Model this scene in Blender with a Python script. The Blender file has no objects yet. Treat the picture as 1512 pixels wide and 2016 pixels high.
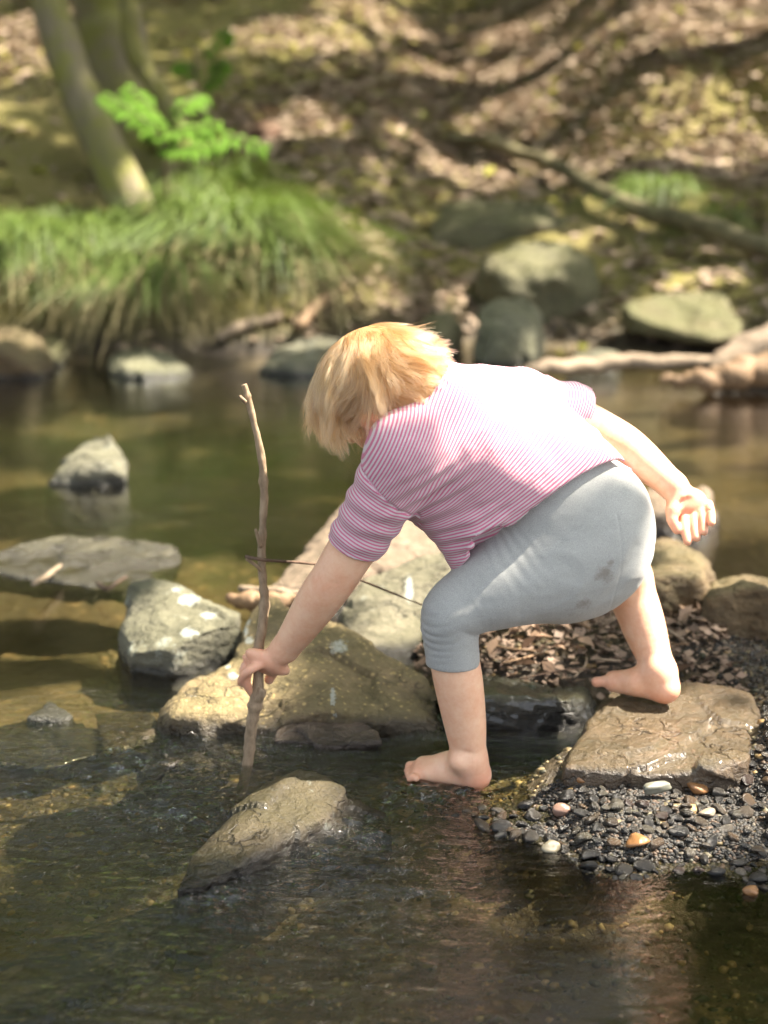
import bpy, bmesh, math, random
import numpy as np
from mathutils import Vector, Matrix

# ------------------------------------------------------------------ camera, world, sun
scene = bpy.context.scene
COL = scene.collection
PITCH = math.radians(14.0)
CAM_H = 1.02
FPX = 3360.0
cam_d = bpy.data.cameras.new('camera')
cam = bpy.data.objects.new('camera', cam_d)
COL.objects.link(cam)
cam.location = (0, 0, CAM_H)
cam.rotation_euler = (math.radians(90) - PITCH, 0, 0)
cam_d.sensor_fit = 'VERTICAL'
cam_d.sensor_height = 36.0
cam_d.sensor_width = 27.0
cam_d.lens = 60.0
cam_d.clip_start = 0.05
cam_d.clip_end = 400
cam_d.dof.use_dof = True
cam_d.dof.focus_distance = 2.43
cam_d.dof.aperture_fstop = 2.8
scene.camera = cam

SUN_TO = Vector((0.55, 0.06, 0.83)).normalized()      # towards the sun
SUN_EL = math.asin(SUN_TO.z)
SUN_AZ = math.atan2(SUN_TO.x, SUN_TO.y)
world = bpy.data.worlds.new('World')
scene.world = world
world.use_nodes = True
wn = world.node_tree
wn.nodes.clear()
wo = wn.nodes.new('ShaderNodeOutputWorld')
wb = wn.nodes.new('ShaderNodeBackground')
sky = wn.nodes.new('ShaderNodeTexSky')
sky.sky_type = 'NISHITA'
sky.sun_disc = False
sky.sun_elevation = SUN_EL
sky.sun_rotation = SUN_AZ
sky.air_density = 0.75
sky.dust_density = 4.0
sky.ozone_density = 0.3
wb.inputs['Strength'].default_value = 0.14
hsv = wn.nodes.new('ShaderNodeHueSaturation')      # a hazy, whitish summer sky
hsv.inputs['Saturation'].default_value = 0.45
wn.links.new(sky.outputs[0], hsv.inputs['Color'])
wn.links.new(hsv.outputs[0], wb.inputs[0])
wn.links.new(wb.outputs[0], wo.inputs[0])
sun_d = bpy.data.lights.new('sun', 'SUN')
sun_d.energy = 5.0
sun_d.angle = math.radians(0.53)
sun_d.color = (1.0, 0.90, 0.76)
sun = bpy.data.objects.new('sun', sun_d)
COL.objects.link(sun)
sun.rotation_euler = (-SUN_TO).to_track_quat('-Z', 'Y').to_euler()
sun.location = (3, 1, 12)
vs = scene.view_settings
vs.view_transform = 'Standard'
vs.look = 'None'
vs.gamma = 1
vs.exposure = 2.28
scene.cycles.use_denoising = True
scene.cycles.max_bounces = 8
scene.cycles.transparent_max_bounces = 12
scene.cycles.caustics_reflective = False
scene.cycles.caustics_refractive = False
scene.cycles.sample_clamp_indirect = 6

# ------------------------------------------------------------------ pixel rays (photo pixels 1512 x 2016)
cP, sP = math.cos(PITCH), math.sin(PITCH)
def raydir(px, py):
    x = (px - 756) / FPX
    v = -(py - 1008) / FPX
    return np.array([x, cP + v * sP, -sP + v * cP])
def P(px, py, Y):
    d = raydir(px, py)
    t = Y / d[1]
    return np.array([d[0] * t, Y, CAM_H + d[2] * t])
def Gz(px, py, z=0.0):
    d = raydir(px, py)
    t = (z - CAM_H) / d[2]
    return np.array([d[0] * t, d[1] * t, z])
def topx(p):
    d = np.asarray(p, float) - np.array([0, 0, CAM_H])
    f = d[..., 1] * cP - d[..., 2] * sP
    u = d[..., 1] * sP + d[..., 2] * cP
    return 756 + FPX * d[..., 0] / f, 1008 - FPX * u / f

# ------------------------------------------------------------------ numpy noise
def _hash(ix, iy, iz, s):
    h = (ix.astype(np.int64) * 374761393 + iy.astype(np.int64) * 668265263 + iz.astype(np.int64) * 2147483647 + s * 1274126177) & 0xffffffff
    h = ((h ^ (h >> 13)) * 1274126177) & 0xffffffff
    h = (h ^ (h >> 16)) & 0xffffffff
    return h.astype(np.float64) / 4294967295.0
def vnoise(p, s=0):
    p = np.asarray(p, float)
    i = np.floor(p)
    f = p - i
    f = f * f * (3 - 2 * f)
    ix, iy, iz = (i[..., k].astype(np.int64) for k in range(3))
    r = 0
    for a in (0, 1):
        wx = f[..., 0] if a else 1 - f[..., 0]
        for b in (0, 1):
            wy = f[..., 1] if b else 1 - f[..., 1]
            for c in (0, 1):
                wz = f[..., 2] if c else 1 - f[..., 2]
                r = r + wx * wy * wz * _hash(ix + a, iy + b, iz + c, s)
    return r * 2 - 1
def fbm(p, oct=4, s=0, gain=0.5, ridged=False):
    p = np.asarray(p, float)
    r, a, q = 0, 1.0, p.copy()
    for o in range(oct):
        n = vnoise(q, s + o * 17)
        r = r + a * ((1 - 2 * np.abs(n)) if ridged else n)
        a *= gain
        q = q * 2.03 + 5.3
    return r
def fbm2(x, y, oct=4, s=0, gain=0.5):
    return fbm(np.stack([x, y, np.zeros_like(x)], -1), oct, s, gain)
def sstep(a, b, x):
    t = np.clip((x - a) / (b - a), 0, 1)
    return t * t * (3 - 2 * t)
def nrm(v):
    v = np.asarray(v, float)
    return v / (np.linalg.norm(v, axis=-1, keepdims=True) + 1e-12)

# ------------------------------------------------------------------ mesh helpers
def mesh_np(name, V, F, mat=None, smooth=True, attrs=None):
    """V (n,3); F (m,k) equal-length faces"""
    me = bpy.data.meshes.new(name)
    V = np.asarray(V, np.float32)
    F = np.asarray(F, np.int32)
    me.vertices.add(len(V))
    me.vertices.foreach_set('co', V.ravel())
    k = F.shape[1]
    me.loops.add(F.size)
    me.loops.foreach_set('vertex_index', F.ravel())
    me.polygons.add(len(F))
    me.polygons.foreach_set('loop_start', np.arange(0, F.size, k, dtype=np.int32))
    me.polygons.foreach_set('loop_total', np.full(len(F), k, np.int32))
    me.update(calc_edges=True)
    if smooth:
        me.polygons.foreach_set('use_smooth', np.ones(len(F), bool))
    for an, av in (attrs or {}).items():
        av = np.asarray(av, np.float32)
        if av.ndim == 1:
            a = me.attributes.new(an, 'FLOAT', 'POINT')
            a.data.foreach_set('value', av)
        else:
            a = me.attributes.new(an, 'FLOAT_COLOR', 'POINT')
            a.data.foreach_set('color', np.concatenate([av, np.ones((len(av), 1), np.float32)], 1).ravel())
    if mat:
        me.materials.append(mat)
    return me
def link(name, me, parent=None, loc=None):
    o = bpy.data.objects.new(name, me)
    COL.objects.link(o)
    if loc is not None:
        o.location = loc
    if parent is not None:
        o.parent = parent
    return o
def tag(o, label=None, cat=None, group=None, kind=None):
    if label: o['label'] = label
    if cat: o['category'] = cat
    if group: o['group'] = group
    if kind: o['kind'] = kind
    return o
def recenter(o):
    """put the origin of a world-space mesh at its base"""
    me = o.data
    n = len(me.vertices)
    co = np.zeros(n * 3, np.float32)
    me.vertices.foreach_get('co', co)
    co = co.reshape(-1, 3)
    c = np.array([co[:, 0].mean(), co[:, 1].mean(), co[:, 2].min()])
    me.vertices.foreach_set('co', (co - c).astype(np.float32).ravel())
    o.location = c
    return o
def tube(path, radii, sides=8, closed_end=True, seed=0, rough=0.0):
    """swept tube -> V, F(quads)"""
    path = np.asarray(path, float); n = len(path)
    radii = np.broadcast_to(np.asarray(radii, float), (n,))
    T = np.gradient(path, axis=0); T = nrm(T)
    ref = np.array([0, 0, 1.0]) if abs(T[0][2]) < 0.8 else np.array([1.0, 0, 0])
    N = nrm(np.cross(T[0], ref)); Vs = []
    for i in range(n):
        N = nrm(N - T[i] * np.dot(N, T[i])); B = np.cross(T[i], N)
        a = np.linspace(0, 2 * math.pi, sides, endpoint=False)
        Vs.append(path[i] + radii[i] * (np.cos(a)[:, None] * N + np.sin(a)[:, None] * B))
    V = np.concatenate(Vs)
    if rough:
        V = V + nrm(V - np.repeat(path, sides, 0)) * (fbm(V * 60, 3, seed) * rough)[:, None]
    F = []
    for i in range(n - 1):
        for j in range(sides):
            a = i * sides + j; b = i * sides + (j + 1) % sides
            F.append((a, b, b + sides, a + sides))
    # caps
    c0 = len(V); V = np.concatenate([V, path[:1], path[-1:]])
    for j in range(0, sides, 2):
        F.append((c0, (j + 2) % sides, (j + 1) % sides, j))
        o = (n - 1) * sides
        F.append((c0 + 1, o + j, o + (j + 1) % sides, o + (j + 2) % sides))
    return V, np.array(F)
def smooth_path(pts, n=24):
    pts = np.asarray(pts, float); m = len(pts)
    t = np.linspace(0, m - 1, n); out = []
    for u in t:
        i = min(int(u), m - 2); f = u - i
        p0 = pts[max(i - 1, 0)]; p1 = pts[i]; p2 = pts[i + 1]; p3 = pts[min(i + 2, m - 1)]
        out.append(0.5 * ((2 * p1) + (-p0 + p2) * f + (2 * p0 - 5 * p1 + 4 * p2 - p3) * f * f + (-p0 + 3 * p1 - 3 * p2 + p3) * f ** 3))
    return np.array(out)
def joinVF(parts):
    Vs, Fs, o = [], [], 0
    for V, F in parts:
        Vs.append(V); Fs.append(np.asarray(F) + o); o += len(V)
    return np.concatenate(Vs), np.concatenate(Fs)

# ------------------------------------------------------------------ signed-distance volumes
class Vol:
    def __init__(s, lo, hi, h):
        s.lo = np.array(lo, float); s.h = h
        s.n = np.ceil((np.array(hi) - s.lo) / h).astype(int) + 1
        s.F = np.full(s.n, 0.2, np.float32)
    def win(s, lo, hi):
        a = np.clip(np.floor((np.asarray(lo) - s.lo) / s.h).astype(int), 0, s.n - 1)
        b = np.clip(np.ceil((np.asarray(hi) - s.lo) / s.h).astype(int) + 1, a + 1, s.n)
        sl = tuple(slice(a[i], b[i]) for i in range(3))
        ax = [(s.lo[i] + s.h * np.arange(a[i], b[i])).astype(np.float32) for i in range(3)]
        return sl, ax[0][:, None, None], ax[1][None, :, None], ax[2][None, None, :]
    def comb(s, sl, d, k, op):
        A = s.F[sl]
        if op == 'u':
            if k > 0:
                h = np.clip(0.5 + 0.5 * (A - d) / k, 0, 1)
                s.F[sl] = A * (1 - h) + d * h - k * h * (1 - h)
            else:
                s.F[sl] = np.minimum(A, d)
        elif op == 's':
            d = -d
            if k > 0:
                h = np.clip(0.5 - 0.5 * (A - d) / k, 0, 1)
                s.F[sl] = A * (1 - h) + d * h + k * h * (1 - h)
            else:
                s.F[sl] = np.maximum(A, d)
    def cone(s, a, b, r1, r2, k=0.01, op='u'):
        a = np.asarray(a, float); b = np.asarray(b, float)
        m = max(r1, r2) + k + 3 * s.h
        sl, X, Y, Z = s.win(np.minimum(a, b) - m, np.maximum(a, b) + m)
        ab = b - a; L = max(ab.dot(ab), 1e-9)
        t = np.clip(((X - a[0]) * ab[0] + (Y - a[1]) * ab[1] + (Z - a[2]) * ab[2]) / L, 0, 1)
        d = np.sqrt((X - a[0] - t * ab[0]) ** 2 + (Y - a[1] - t * ab[1]) ** 2 + (Z - a[2] - t * ab[2]) ** 2) - (r1 + (r2 - r1) * t)
        s.comb(sl, d.astype(np.float32), k, op)
    def limb(s, pts, rad, k=0.01, n=5, op='u'):
        """a limb swept along a spline with a smoothly varying radius"""
        pts = smooth_path(pts, (len(pts) - 1) * n + 1)
        rad = smooth_path(np.array(rad, float)[:, None], len(pts))[:, 0]
        m = rad.max() + k + 3 * s.h
        sl, X, Y, Z = s.win(pts.min(0) - m, pts.max(0) + m); D = None
        for i in range(len(pts) - 1):
            a, ab = pts[i], pts[i + 1] - pts[i]; L = max(ab.dot(ab), 1e-9)
            t = np.clip(((X - a[0]) * ab[0] + (Y - a[1]) * ab[1] + (Z - a[2]) * ab[2]) / L, 0, 1)
            d = (np.sqrt((X - a[0] - t * ab[0]) ** 2 + (Y - a[1] - t * ab[1]) ** 2 + (Z - a[2] - t * ab[2]) ** 2) - (rad[i] + (rad[i + 1] - rad[i]) * t)).astype(np.float32)
            D = d if D is None else np.minimum(D, d)
        s.comb(sl, D, k, op)
    def ball(s, c, r, k=0.01, op='u'):
        s.cone(c, np.asarray(c) + 1e-4, r, r, k, op)
    def ell(s, c, rad, axes, k=0.01, op='u'):
        c = np.asarray(c, float); m = max(rad) + k + 3 * s.h
        sl, X, Y, Z = s.win(c - m, c + m)
        q0 = 0; q1 = 0
        for r, A in zip(rad, axes):
            A = nrm(A)
            u = ((X - c[0]) * A[0] + (Y - c[1]) * A[1] + (Z - c[2]) * A[2])
            q0 = q0 + (u / r) ** 2; q1 = q1 + (u / (r * r)) ** 2
        k0 = np.sqrt(q0); k1 = np.sqrt(q1) + 1e-9
        d = k0 * (k0 - 1) / k1
        s.comb(sl, d.astype(np.float32), k, op)
    def plane_cut(s, p, n, k=0.0, lo=None, hi=None):
        """remove everything on the side n points to"""
        n = nrm(n)
        lo = s.lo if lo is None else lo; hi = s.lo + s.n * s.h if hi is None else hi
        sl, X, Y, Z = s.win(lo, hi)
        d = ((X - p[0]) * n[0] + (Y - p[1]) * n[1] + (Z - p[2]) * n[2]).astype(np.float32)
        s.comb(sl, -d, k, 's')
    def hull(s, pts, k=0.0, round_=0.0):
        N, D = hull_planes(pts)
        m = k + 3 * s.h
        sl, X, Y, Z = s.win(np.min(pts, 0) - m, np.max(pts, 0) + m)
        d = None
        for n, c in zip(N, D):
            e = (X * n[0] + Y * n[1] + Z * n[2] - c + round_).astype(np.float32)
            if d is None: d = e
            elif round_ > 0:
                h = np.clip(0.5 + 0.5 * (d - e) / round_, 0, 1)
                d = e * (1 - h) + d * h + round_ * h * (1 - h)
            else: d = np.maximum(d, e)
        s.comb(sl, d - round_, k, 'u')
    def mesh(s):
        F = s.F; n = s.n
        S = F < 0
        c = np.zeros(n - 1, np.uint8)
        offs = [(i, j, k) for i in (0, 1) for j in (0, 1) for k in (0, 1)]
        for i, j, k in offs:
            c += S[i:n[0] - 1 + i, j:n[1] - 1 + j, k:n[2] - 1 + k]
        act = (c > 0) & (c < 8)
        I = np.argwhere(act)
        idx = np.full(act.shape, -1, np.int32)
        idx[act] = np.arange(len(I), dtype=np.int32)
        pos = np.zeros((len(I), 3)); cnt = np.zeros(len(I))
        for ax in range(3):
            for u in (0, 1):
                for v in (0, 1):
                    o = [0, 0, 0]; o[(ax + 1) % 3] = u; o[(ax + 2) % 3] = v
                    A = I + o; B = A.copy(); B[:, ax] += 1
                    fa = F[A[:, 0], A[:, 1], A[:, 2]]; fb = F[B[:, 0], B[:, 1], B[:, 2]]
                    m = (fa < 0) != (fb < 0)
                    t = np.where(m, fa / np.where(m, fa - fb, 1), 0)
                    p = A.astype(float); p[:, ax] += t
                    pos[m] += p[m]; cnt[m] += 1
        V = pos / cnt[:, None] * s.h + s.lo
        Fs = []
        for ax in range(3):
            a1, a2 = (ax + 1) % 3, (ax + 2) % 3
            sl0 = [slice(1, n[i] - 1) for i in range(3)]; sl0[ax] = slice(0, n[ax] - 1)
            sl1 = list(sl0); sl1[ax] = slice(1, n[ax])
            s0 = S[tuple(sl0)]; s1 = S[tuple(sl1)]
            E = np.argwhere(s0 != s1)
            base = np.ones(3, int); base[ax] = 0
            Eg = E + base
            def cell(du, dv):
                q = Eg.copy(); q[:, a1] += du; q[:, a2] += dv
                return idx[q[:, 0], q[:, 1], q[:, 2]]
            q = np.stack([cell(-1, -1), cell(0, -1), cell(0, 0), cell(-1, 0)], 1)
            flip = ~s0[E[:, 0], E[:, 1], E[:, 2]]
            q[flip] = q[flip][:, ::-1]
            Fs.append(q)
        Fq = np.concatenate(Fs)
        Fq = Fq[(Fq >= 0).all(1)]
        return V, Fq
def chips(V, scale, seed):
    """chipped-stone relief: every Voronoi cell is a small tilted facet"""
    q = V * scale; c0 = np.floor(q).astype(np.int64)
    best = np.full(len(V), 1e9); val = np.zeros(len(V))
    for i in (-1, 0, 1):
        for j in (-1, 0, 1):
            for k in (-1, 0, 1):
                c = c0 + [i, j, k]
                h = [_hash(c[:, 0], c[:, 1], c[:, 2], seed + s) for s in range(6)]
                ctr = c + np.stack(h[:3], 1)
                d = ((q - ctr) ** 2).sum(1)
                g = np.stack(h[3:], 1) * 2 - 1
                v = ((q - ctr) * g).sum(1) + (h[0] - 0.5) * 0.7
                m = d < best
                best = np.where(m, d, best); val = np.where(m, v, val)
    return val / scale
def hull_planes(pts):
    bm = bmesh.new()
    for p in pts: bm.verts.new([float(c) for c in p])
    bmesh.ops.convex_hull(bm, input=bm.verts)
    c = np.mean(pts, 0); N, D = [], []
    for f in bm.faces:
        f.normal_update()
        n = np.array(f.normal); d = n.dot(np.array(f.verts[0].co))
        if n.dot(c) > d: n, d = -n, -d
        if f.calc_area() > 1e-7: N.append(n); D.append(d)
    bm.free()
    N = np.array(N); D = np.array(D)
    keep = []
    for i in range(len(N)):
        if all(N[i].dot(N[j]) < 0.9995 or abs(D[i] - D[j]) > 1e-4 for j in keep): keep.append(i)
    return N[keep], D[keep]
def vnormals(V, F):
    n = np.cross(V[F[:, 2]] - V[F[:, 0]], V[F[:, 3]] - V[F[:, 1]]) if F.shape[1] == 4 else np.cross(V[F[:, 1]] - V[F[:, 0]], V[F[:, 2]] - V[F[:, 0]])
    N = np.zeros_like(V)
    for k in range(F.shape[1]):
        for a in range(3):
            N[:, a] += np.bincount(F[:, k], n[:, a], len(V))
    return nrm(N)
def relax(V, F, it=2, lam=0.5):
    E = np.concatenate([F[:, [0, 1]], F[:, [1, 2]], F[:, [2, 3]], F[:, [3, 0]]])
    for _ in range(it):
        for l in (lam, -lam * 1.03):
            S = np.zeros_like(V); c = np.bincount(E[:, 0], minlength=len(V)) + np.bincount(E[:, 1], minlength=len(V))
            for a in range(3):
                S[:, a] = np.bincount(E[:, 0], V[E[:, 1], a], len(V)) + np.bincount(E[:, 1], V[E[:, 0], a], len(V))
            V = V + l * (S / c[:, None] - V)
    return V

# ------------------------------------------------------------------ material helpers
class M:
    def __init__(s, name):
        s.m = bpy.data.materials.new(name); s.m.use_nodes = True
        s.t = s.m.node_tree; s.t.nodes.clear()
        s.out = s.n('ShaderNodeOutputMaterial')
    def n(s, typ, **kw):
        o = s.t.nodes.new(typ)
        for k, v in kw.items(): setattr(o, k, v)
        return o
    def l(s, a, b): s.t.links.new(a, b)
    def setv(s, sock, v):
        if hasattr(v, 'is_linked') or hasattr(v, 'links'): s.l(v, sock)
        else: sock.default_value = v
    def coord(s, kind='Object'):
        if not hasattr(s, '_tc'): s._tc = s.n('ShaderNodeTexCoord')
        return s._tc.outputs[kind]
    def wpos(s):
        if not hasattr(s, '_g'): s._g = s.n('ShaderNodeNewGeometry')
        return s._g.outputs['Position']
    def mapping(s, v, scale=(1, 1, 1), rot=(0, 0, 0)):
        o = s.n('ShaderNodeMapping'); s.l(v, o.inputs[0])
        o.inputs['Scale'].default_value = scale; o.inputs['Rotation'].default_value = rot
        return o.outputs[0]
    def noise(s, scale, detail=6, rough=0.6, v=None, dist=0.0):
        o = s.n('ShaderNodeTexNoise'); s.l(v if v is not None else s.coord(), o.inputs['Vector'])
        o.inputs['Scale'].default_value = scale; o.inputs['Detail'].default_value = detail
        o.inputs['Roughness'].default_value = rough; o.inputs['Distortion'].default_value = dist
        return o.outputs[0]
    def voro(s, scale, feature='F1', v=None, out='Distance'):
        o = s.n('ShaderNodeTexVoronoi', feature=feature); s.l(v if v is not None else s.coord(), o.inputs['Vector'])
        o.inputs['Scale'].default_value = scale
        return o.outputs[out]
    def ramp(s, f, stops, interp='LINEAR'):
        o = s.n('ShaderNodeValToRGB'); s.l(f, o.inputs[0]); r = o.color_ramp; r.interpolation = interp
        while len(r.elements) < len(stops): r.elements.new(0.5)
        for e, (p, c) in zip(r.elements, stops):
            e.position = p
            e.color = (c, c, c, 1) if isinstance(c, (int, float)) else (*c, 1)
        return o.outputs[0]
    def mix(s, f, a, b, mode='MIX'):
        o = s.n('ShaderNodeMix', data_type='RGBA', blend_type=mode)
        s.setv(o.inputs[0], f)
        for sock, v in ((o.inputs[6], a), (o.inputs[7], b)):
            s.setv(sock, v if hasattr(v, 'links') else (*v, 1))
        return o.outputs[2]
    def math(s, op, a, b=0.0, c=0.0, clamp=False):
        o = s.n('ShaderNodeMath', operation=op); o.use_clamp = clamp
        for sock, v in zip(o.inputs, (a, b, c)): s.setv(sock, v)
        return o.outputs[0]
    def attr(s, name, out='Fac'):
        o = s.n('ShaderNodeAttribute'); o.attribute_name = name
        return o.outputs[out]
    def sep(s, v):
        o = s.n('ShaderNodeSeparateXYZ'); s.l(v, o.inputs[0]); return o.outputs
    def bump(s, h, strength=0.5, dist=0.01, normal=None):
        o = s.n('ShaderNodeBump'); s.l(h, o.inputs['Height'])
        s.setv(o.inputs['Strength'], strength); o.inputs['Distance'].default_value = dist
        if normal is not None: s.l(normal, o.inputs['Normal'])
        return o.outputs[0]
    def pbr(s, col, rough=0.6, normal=None, **kw):
        o = s.n('ShaderNodeBsdfPrincipled')
        s.setv(o.inputs['Base Color'], col if hasattr(col, 'links') else (*col, 1))
        s.setv(o.inputs['Roughness'], rough)
        if normal is not None: s.l(normal, o.inputs['Normal'])
        for k, v in kw.items():
            k = k.replace('_', ' ')
            s.setv(o.inputs[k], v if not isinstance(v, tuple) or len(v) == 4 or k == 'Subsurface Radius' else (*v, 1))
        s.l(o.outputs[0], s.out.inputs[0])
        s.bsdf = o
        return s.m
# ================================================================== terrain, stream bed, water
def bankY(x):
    return 6.55 + 0.22 * np.sin(x * 1.7 + 0.6) + 0.12 * np.sin(x * 4.1) - 0.30 * sstep(0.6, 1.6, x) - 0.2 * sstep(-1.0, -2.0, x)
def terrain(x, y):
    x = np.asarray(x, float); y = np.asarray(y, float)
    n = fbm2(x * 1.3, y * 1.3, 4, 3) ; nf = fbm2(x * 7, y * 7, 4, 9)
    # stream bed
    z = -0.10 - 0.10 * sstep(2.9, 3.8, y) * (1 - sstep(5.6, 6.5, y)) + 0.02 * n
    z = z + 0.045 * np.exp(-(((x + 0.0) / 0.55) ** 2 + ((y - 2.42) / 0.30) ** 2))       # shallow step where the child stands
    z = z + 0.035 * np.exp(-(((x + 0.5) / 0.6) ** 2 + ((y - 2.75) / 0.35) ** 2))
    # gravel bar on the right and the debris ledge behind the child
    bar = np.exp(-(np.maximum(0, (0.32 - x)) / 0.12) ** 2 - (np.maximum(0, np.abs(y - 2.31) - 0.13) / 0.10) ** 2) * sstep(0.10, 0.26, x)
    z = z + 0.105 * bar
    right = sstep(0.50, 0.70, x) * sstep(2.1, 2.5, y) * (1 - sstep(3.1, 3.5, y))
    z = z + 0.13 * right
    deb = np.exp(-(np.abs((x - 0.31) / 0.27)) ** 4 - (np.abs(y - 3.0) / 0.27) ** 4)
    z = z + 0.175 * deb
    back = sstep(0.35, 0.6, x) * np.exp(-((y - 3.05) / 0.30) ** 2)
    z = z + 0.15 * back * (1 - 0.8 * right) * (1 - deb)
    isl = np.exp(-((x - 0.75) / 0.45) ** 2 - ((y - 4.2) / 0.22) ** 2)
    z = z + 0.20 * isl
    z = z + 0.006 * nf
    z = z + 0.050 * np.exp(-((x - 0.12) / 0.15) ** 2 - ((y - 2.365) / 0.085) ** 2)
    # far bank
    d = y - bankY(x)
    left = 1 - sstep(-0.4, 0.5, x)
    hill = -0.2 + 0.2 * sstep(-0.35, 0.0, d) + (0.07 + 0.20 * left) * sstep(0.0, 0.30 + 0.12 * left, d) + 0.26 * np.maximum(0, d - 0.25) 
    hill = hill + 0.05 * n * sstep(0, 1, d) + 0.016 * nf * sstep(0, 0.4, d)
    # small eroded scarp high on the right
    sc = sstep(0.9, 1.5, x) * sstep(2.6, 3.0, d + 0.3 * np.sin(x * 2.3)) * 0.34
    hill = hill + sc + 0.42 * np.maximum(0, d - 7.5)
    z = np.where(d > -0.35, np.maximum(z, hill), z)
    # near shore, behind the camera
    z = z + 0.35 * sstep(1.1, -1.2, y) + 0.3 * sstep(2.8, 5.0, np.abs(x)) * sstep(-0.5, 6.0, 7.0 - y)
    return z
def Gt(px, py, y0=1.0, y1=30.0):
    Y = np.linspace(y0, y1, 3000)
    d = raydir(px, py); t = Y / d[1]
    X = d[0] * t; Z = CAM_H + d[2] * t
    h = np.maximum(terrain(X, Y), 0.0)
    below = np.where(Z < h)[0]
    i = below[0] if len(below) else len(Y) - 1
    return np.array([X[i], Y[i], h[i]])

def grid_mesh(name, xs, ys, zf, mat, attrs=None):
    X, Y = np.meshgrid(xs, ys)
    Z = zf(X, Y)
    V = np.stack([X, Y, Z], -1).reshape(-1, 3)
    nx, ny = len(xs), len(ys)
    i = np.arange(ny - 1)[:, None] * nx + np.arange(nx - 1)[None, :]
    F = np.stack([i, i + 1, i + nx + 1, i + nx], -1).reshape(-1, 4)
    return mesh_np(name, V, F, mat, True, attrs(V) if attrs else None)

def mat_ground():
    m = M('woodland_floor_and_stream_bed')
    p = m.wpos(); z = m.sep(p)[2]
    sc = m.mapping(p, (1, 1, 1))
    # dry ground: leaf litter, moss, soil
    big = m.noise(0.9, 5, 0.6, sc); med = m.noise(7, 6, 0.65, sc); fine = m.noise(38, 6, 0.7, sc)
    soil = m.mix(med, (0.115, 0.095, 0.030), (0.215, 0.175, 0.062))
    leaf = m.mix(m.voro(26, 'F1', sc, 'Color'), (0.13, 0.095, 0.045), (0.30, 0.225, 0.125))
    dry = m.mix(m.ramp(fine, [(0.42, 0.0), (0.60, 1.0)]), soil, leaf)
    moss = m.mix(med, (0.115, 0.105, 0.020), (0.235, 0.200, 0.050))
    dry = m.mix(m.ramp(big, [(0.50, 0.95), (0.68, 0.35)]), dry, moss)
    # bed: dark silt with pale pebbles
    v1 = m.voro(34, 'F1', sc, 'Color'); vd = m.voro(34, 'F1', sc)
    peb = m.mix(m.sep(v1)[0], (0.05, 0.042, 0.020), (0.30, 0.21, 0.10))
    ok = m.ramp(m.math('ADD', m.sep(v1)[1], m.math('MULTIPLY', vd, 0.6)), [(0.34, 1.0), (0.46, 0.0)])
    silt = m.mix(m.noise(5.5, 6, 0.7, sc), (0.022, 0.021, 0.010), (0.22, 0.155, 0.075))
    silt = m.mix(m.ramp(fine, [(0.5, 0.0), (0.68, 0.5)]), silt, (0.15, 0.125, 0.065))
    alg = m.ramp(m.noise(1.6, 3, 0.5, sc), [(0.50, 0.0), (0.62, 0.8)])
    silt = m.mix(m.math('MULTIPLY', alg, 0.6), silt, (0.030, 0.042, 0.012))
    bed = m.mix(ok, silt, peb)
    bed = m.mix(m.ramp(m.noise(3.2, 4, 0.6, sc), [(0.38, 0.5), (0.56, 0.0)]), bed, (0.012, 0.012, 0.007))
    # wet edge between the two
    zz = m.math('ADD', z, m.math('MULTIPLY', m.math('SUBTRACT', med, 0.5), 0.05))
    wet = m.ramp(zz, [(0.0, 0.0), (0.035, 1.0)])
    dryk = m.ramp(zz, [(0.05, 0.0), (0.20, 1.0)])
    mud = m.mix(fine, (0.020, 0.015, 0.009), (0.060, 0.042, 0.024))
    c = m.mix(wet, bed, mud); c = m.mix(dryk, c, dry)
    nb = m.bump(m.math('ADD', fine, m.math('MULTIPLY', m.voro(30, 'F1', sc), 0.6)), 0.9, 0.02)
    nb = m.bump(med, 0.5, 0.04, nb)
    rough = m.math('ADD', m.math('MULTIPLY', dryk, 0.5), 0.4)
    return m.pbr(c, rough, nb)
def mat_water():
    m = M('stream_water')
    tb = m.attr('turb')
    p = m.wpos()
    a = m.noise(1.0, 4, 0.62, m.mapping(p, (26, 58, 1)), 0.6)
    b = m.noise(1.0, 3, 0.6, m.mapping(p, (80, 170, 1), (0, 0, 0.35)), 0.5)
    c = m.noise(1.0, 2, 0.5, m.mapping(p, (6, 15, 1)))
    n0 = m.bump(c, m.math('ADD', m.math('MULTIPLY', tb, 0.30), 0.012), 0.05)
    n1 = m.bump(a, m.math('ADD', m.math('MULTIPLY', tb, 0.95), 0.01), 0.028, n0)
    n2 = m.bump(b, m.math('MULTIPLY', tb, 0.8, clamp=True), 0.006, n1)
    fr = m.n('ShaderNodeFresnel'); fr.inputs['IOR'].default_value = 1.45; m.l(n2, fr.inputs['Normal'])
    tr = m.n('ShaderNodeBsdfTransparent'); tr.inputs[0].default_value = (0.77, 0.75, 0.60, 1)
    gl = m.n('ShaderNodeBsdfGlossy'); gl.inputs['Roughness'].default_value = 0.015; m.l(n2, gl.inputs['Normal'])
    gl.inputs['Color'].default_value = (1, 1, 1, 1)
    mx = m.n('ShaderNodeMixShader')
    m.l(m.math('MINIMUM', m.math('MULTIPLY', fr.outputs[0], 1.6), 0.9), mx.inputs[0]); m.l(tr.outputs[0], mx.inputs[1]); m.l(gl.outputs[0], mx.inputs[2])
    m.l(mx.outputs[0], m.out.inputs[0])
    return m.m
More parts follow.
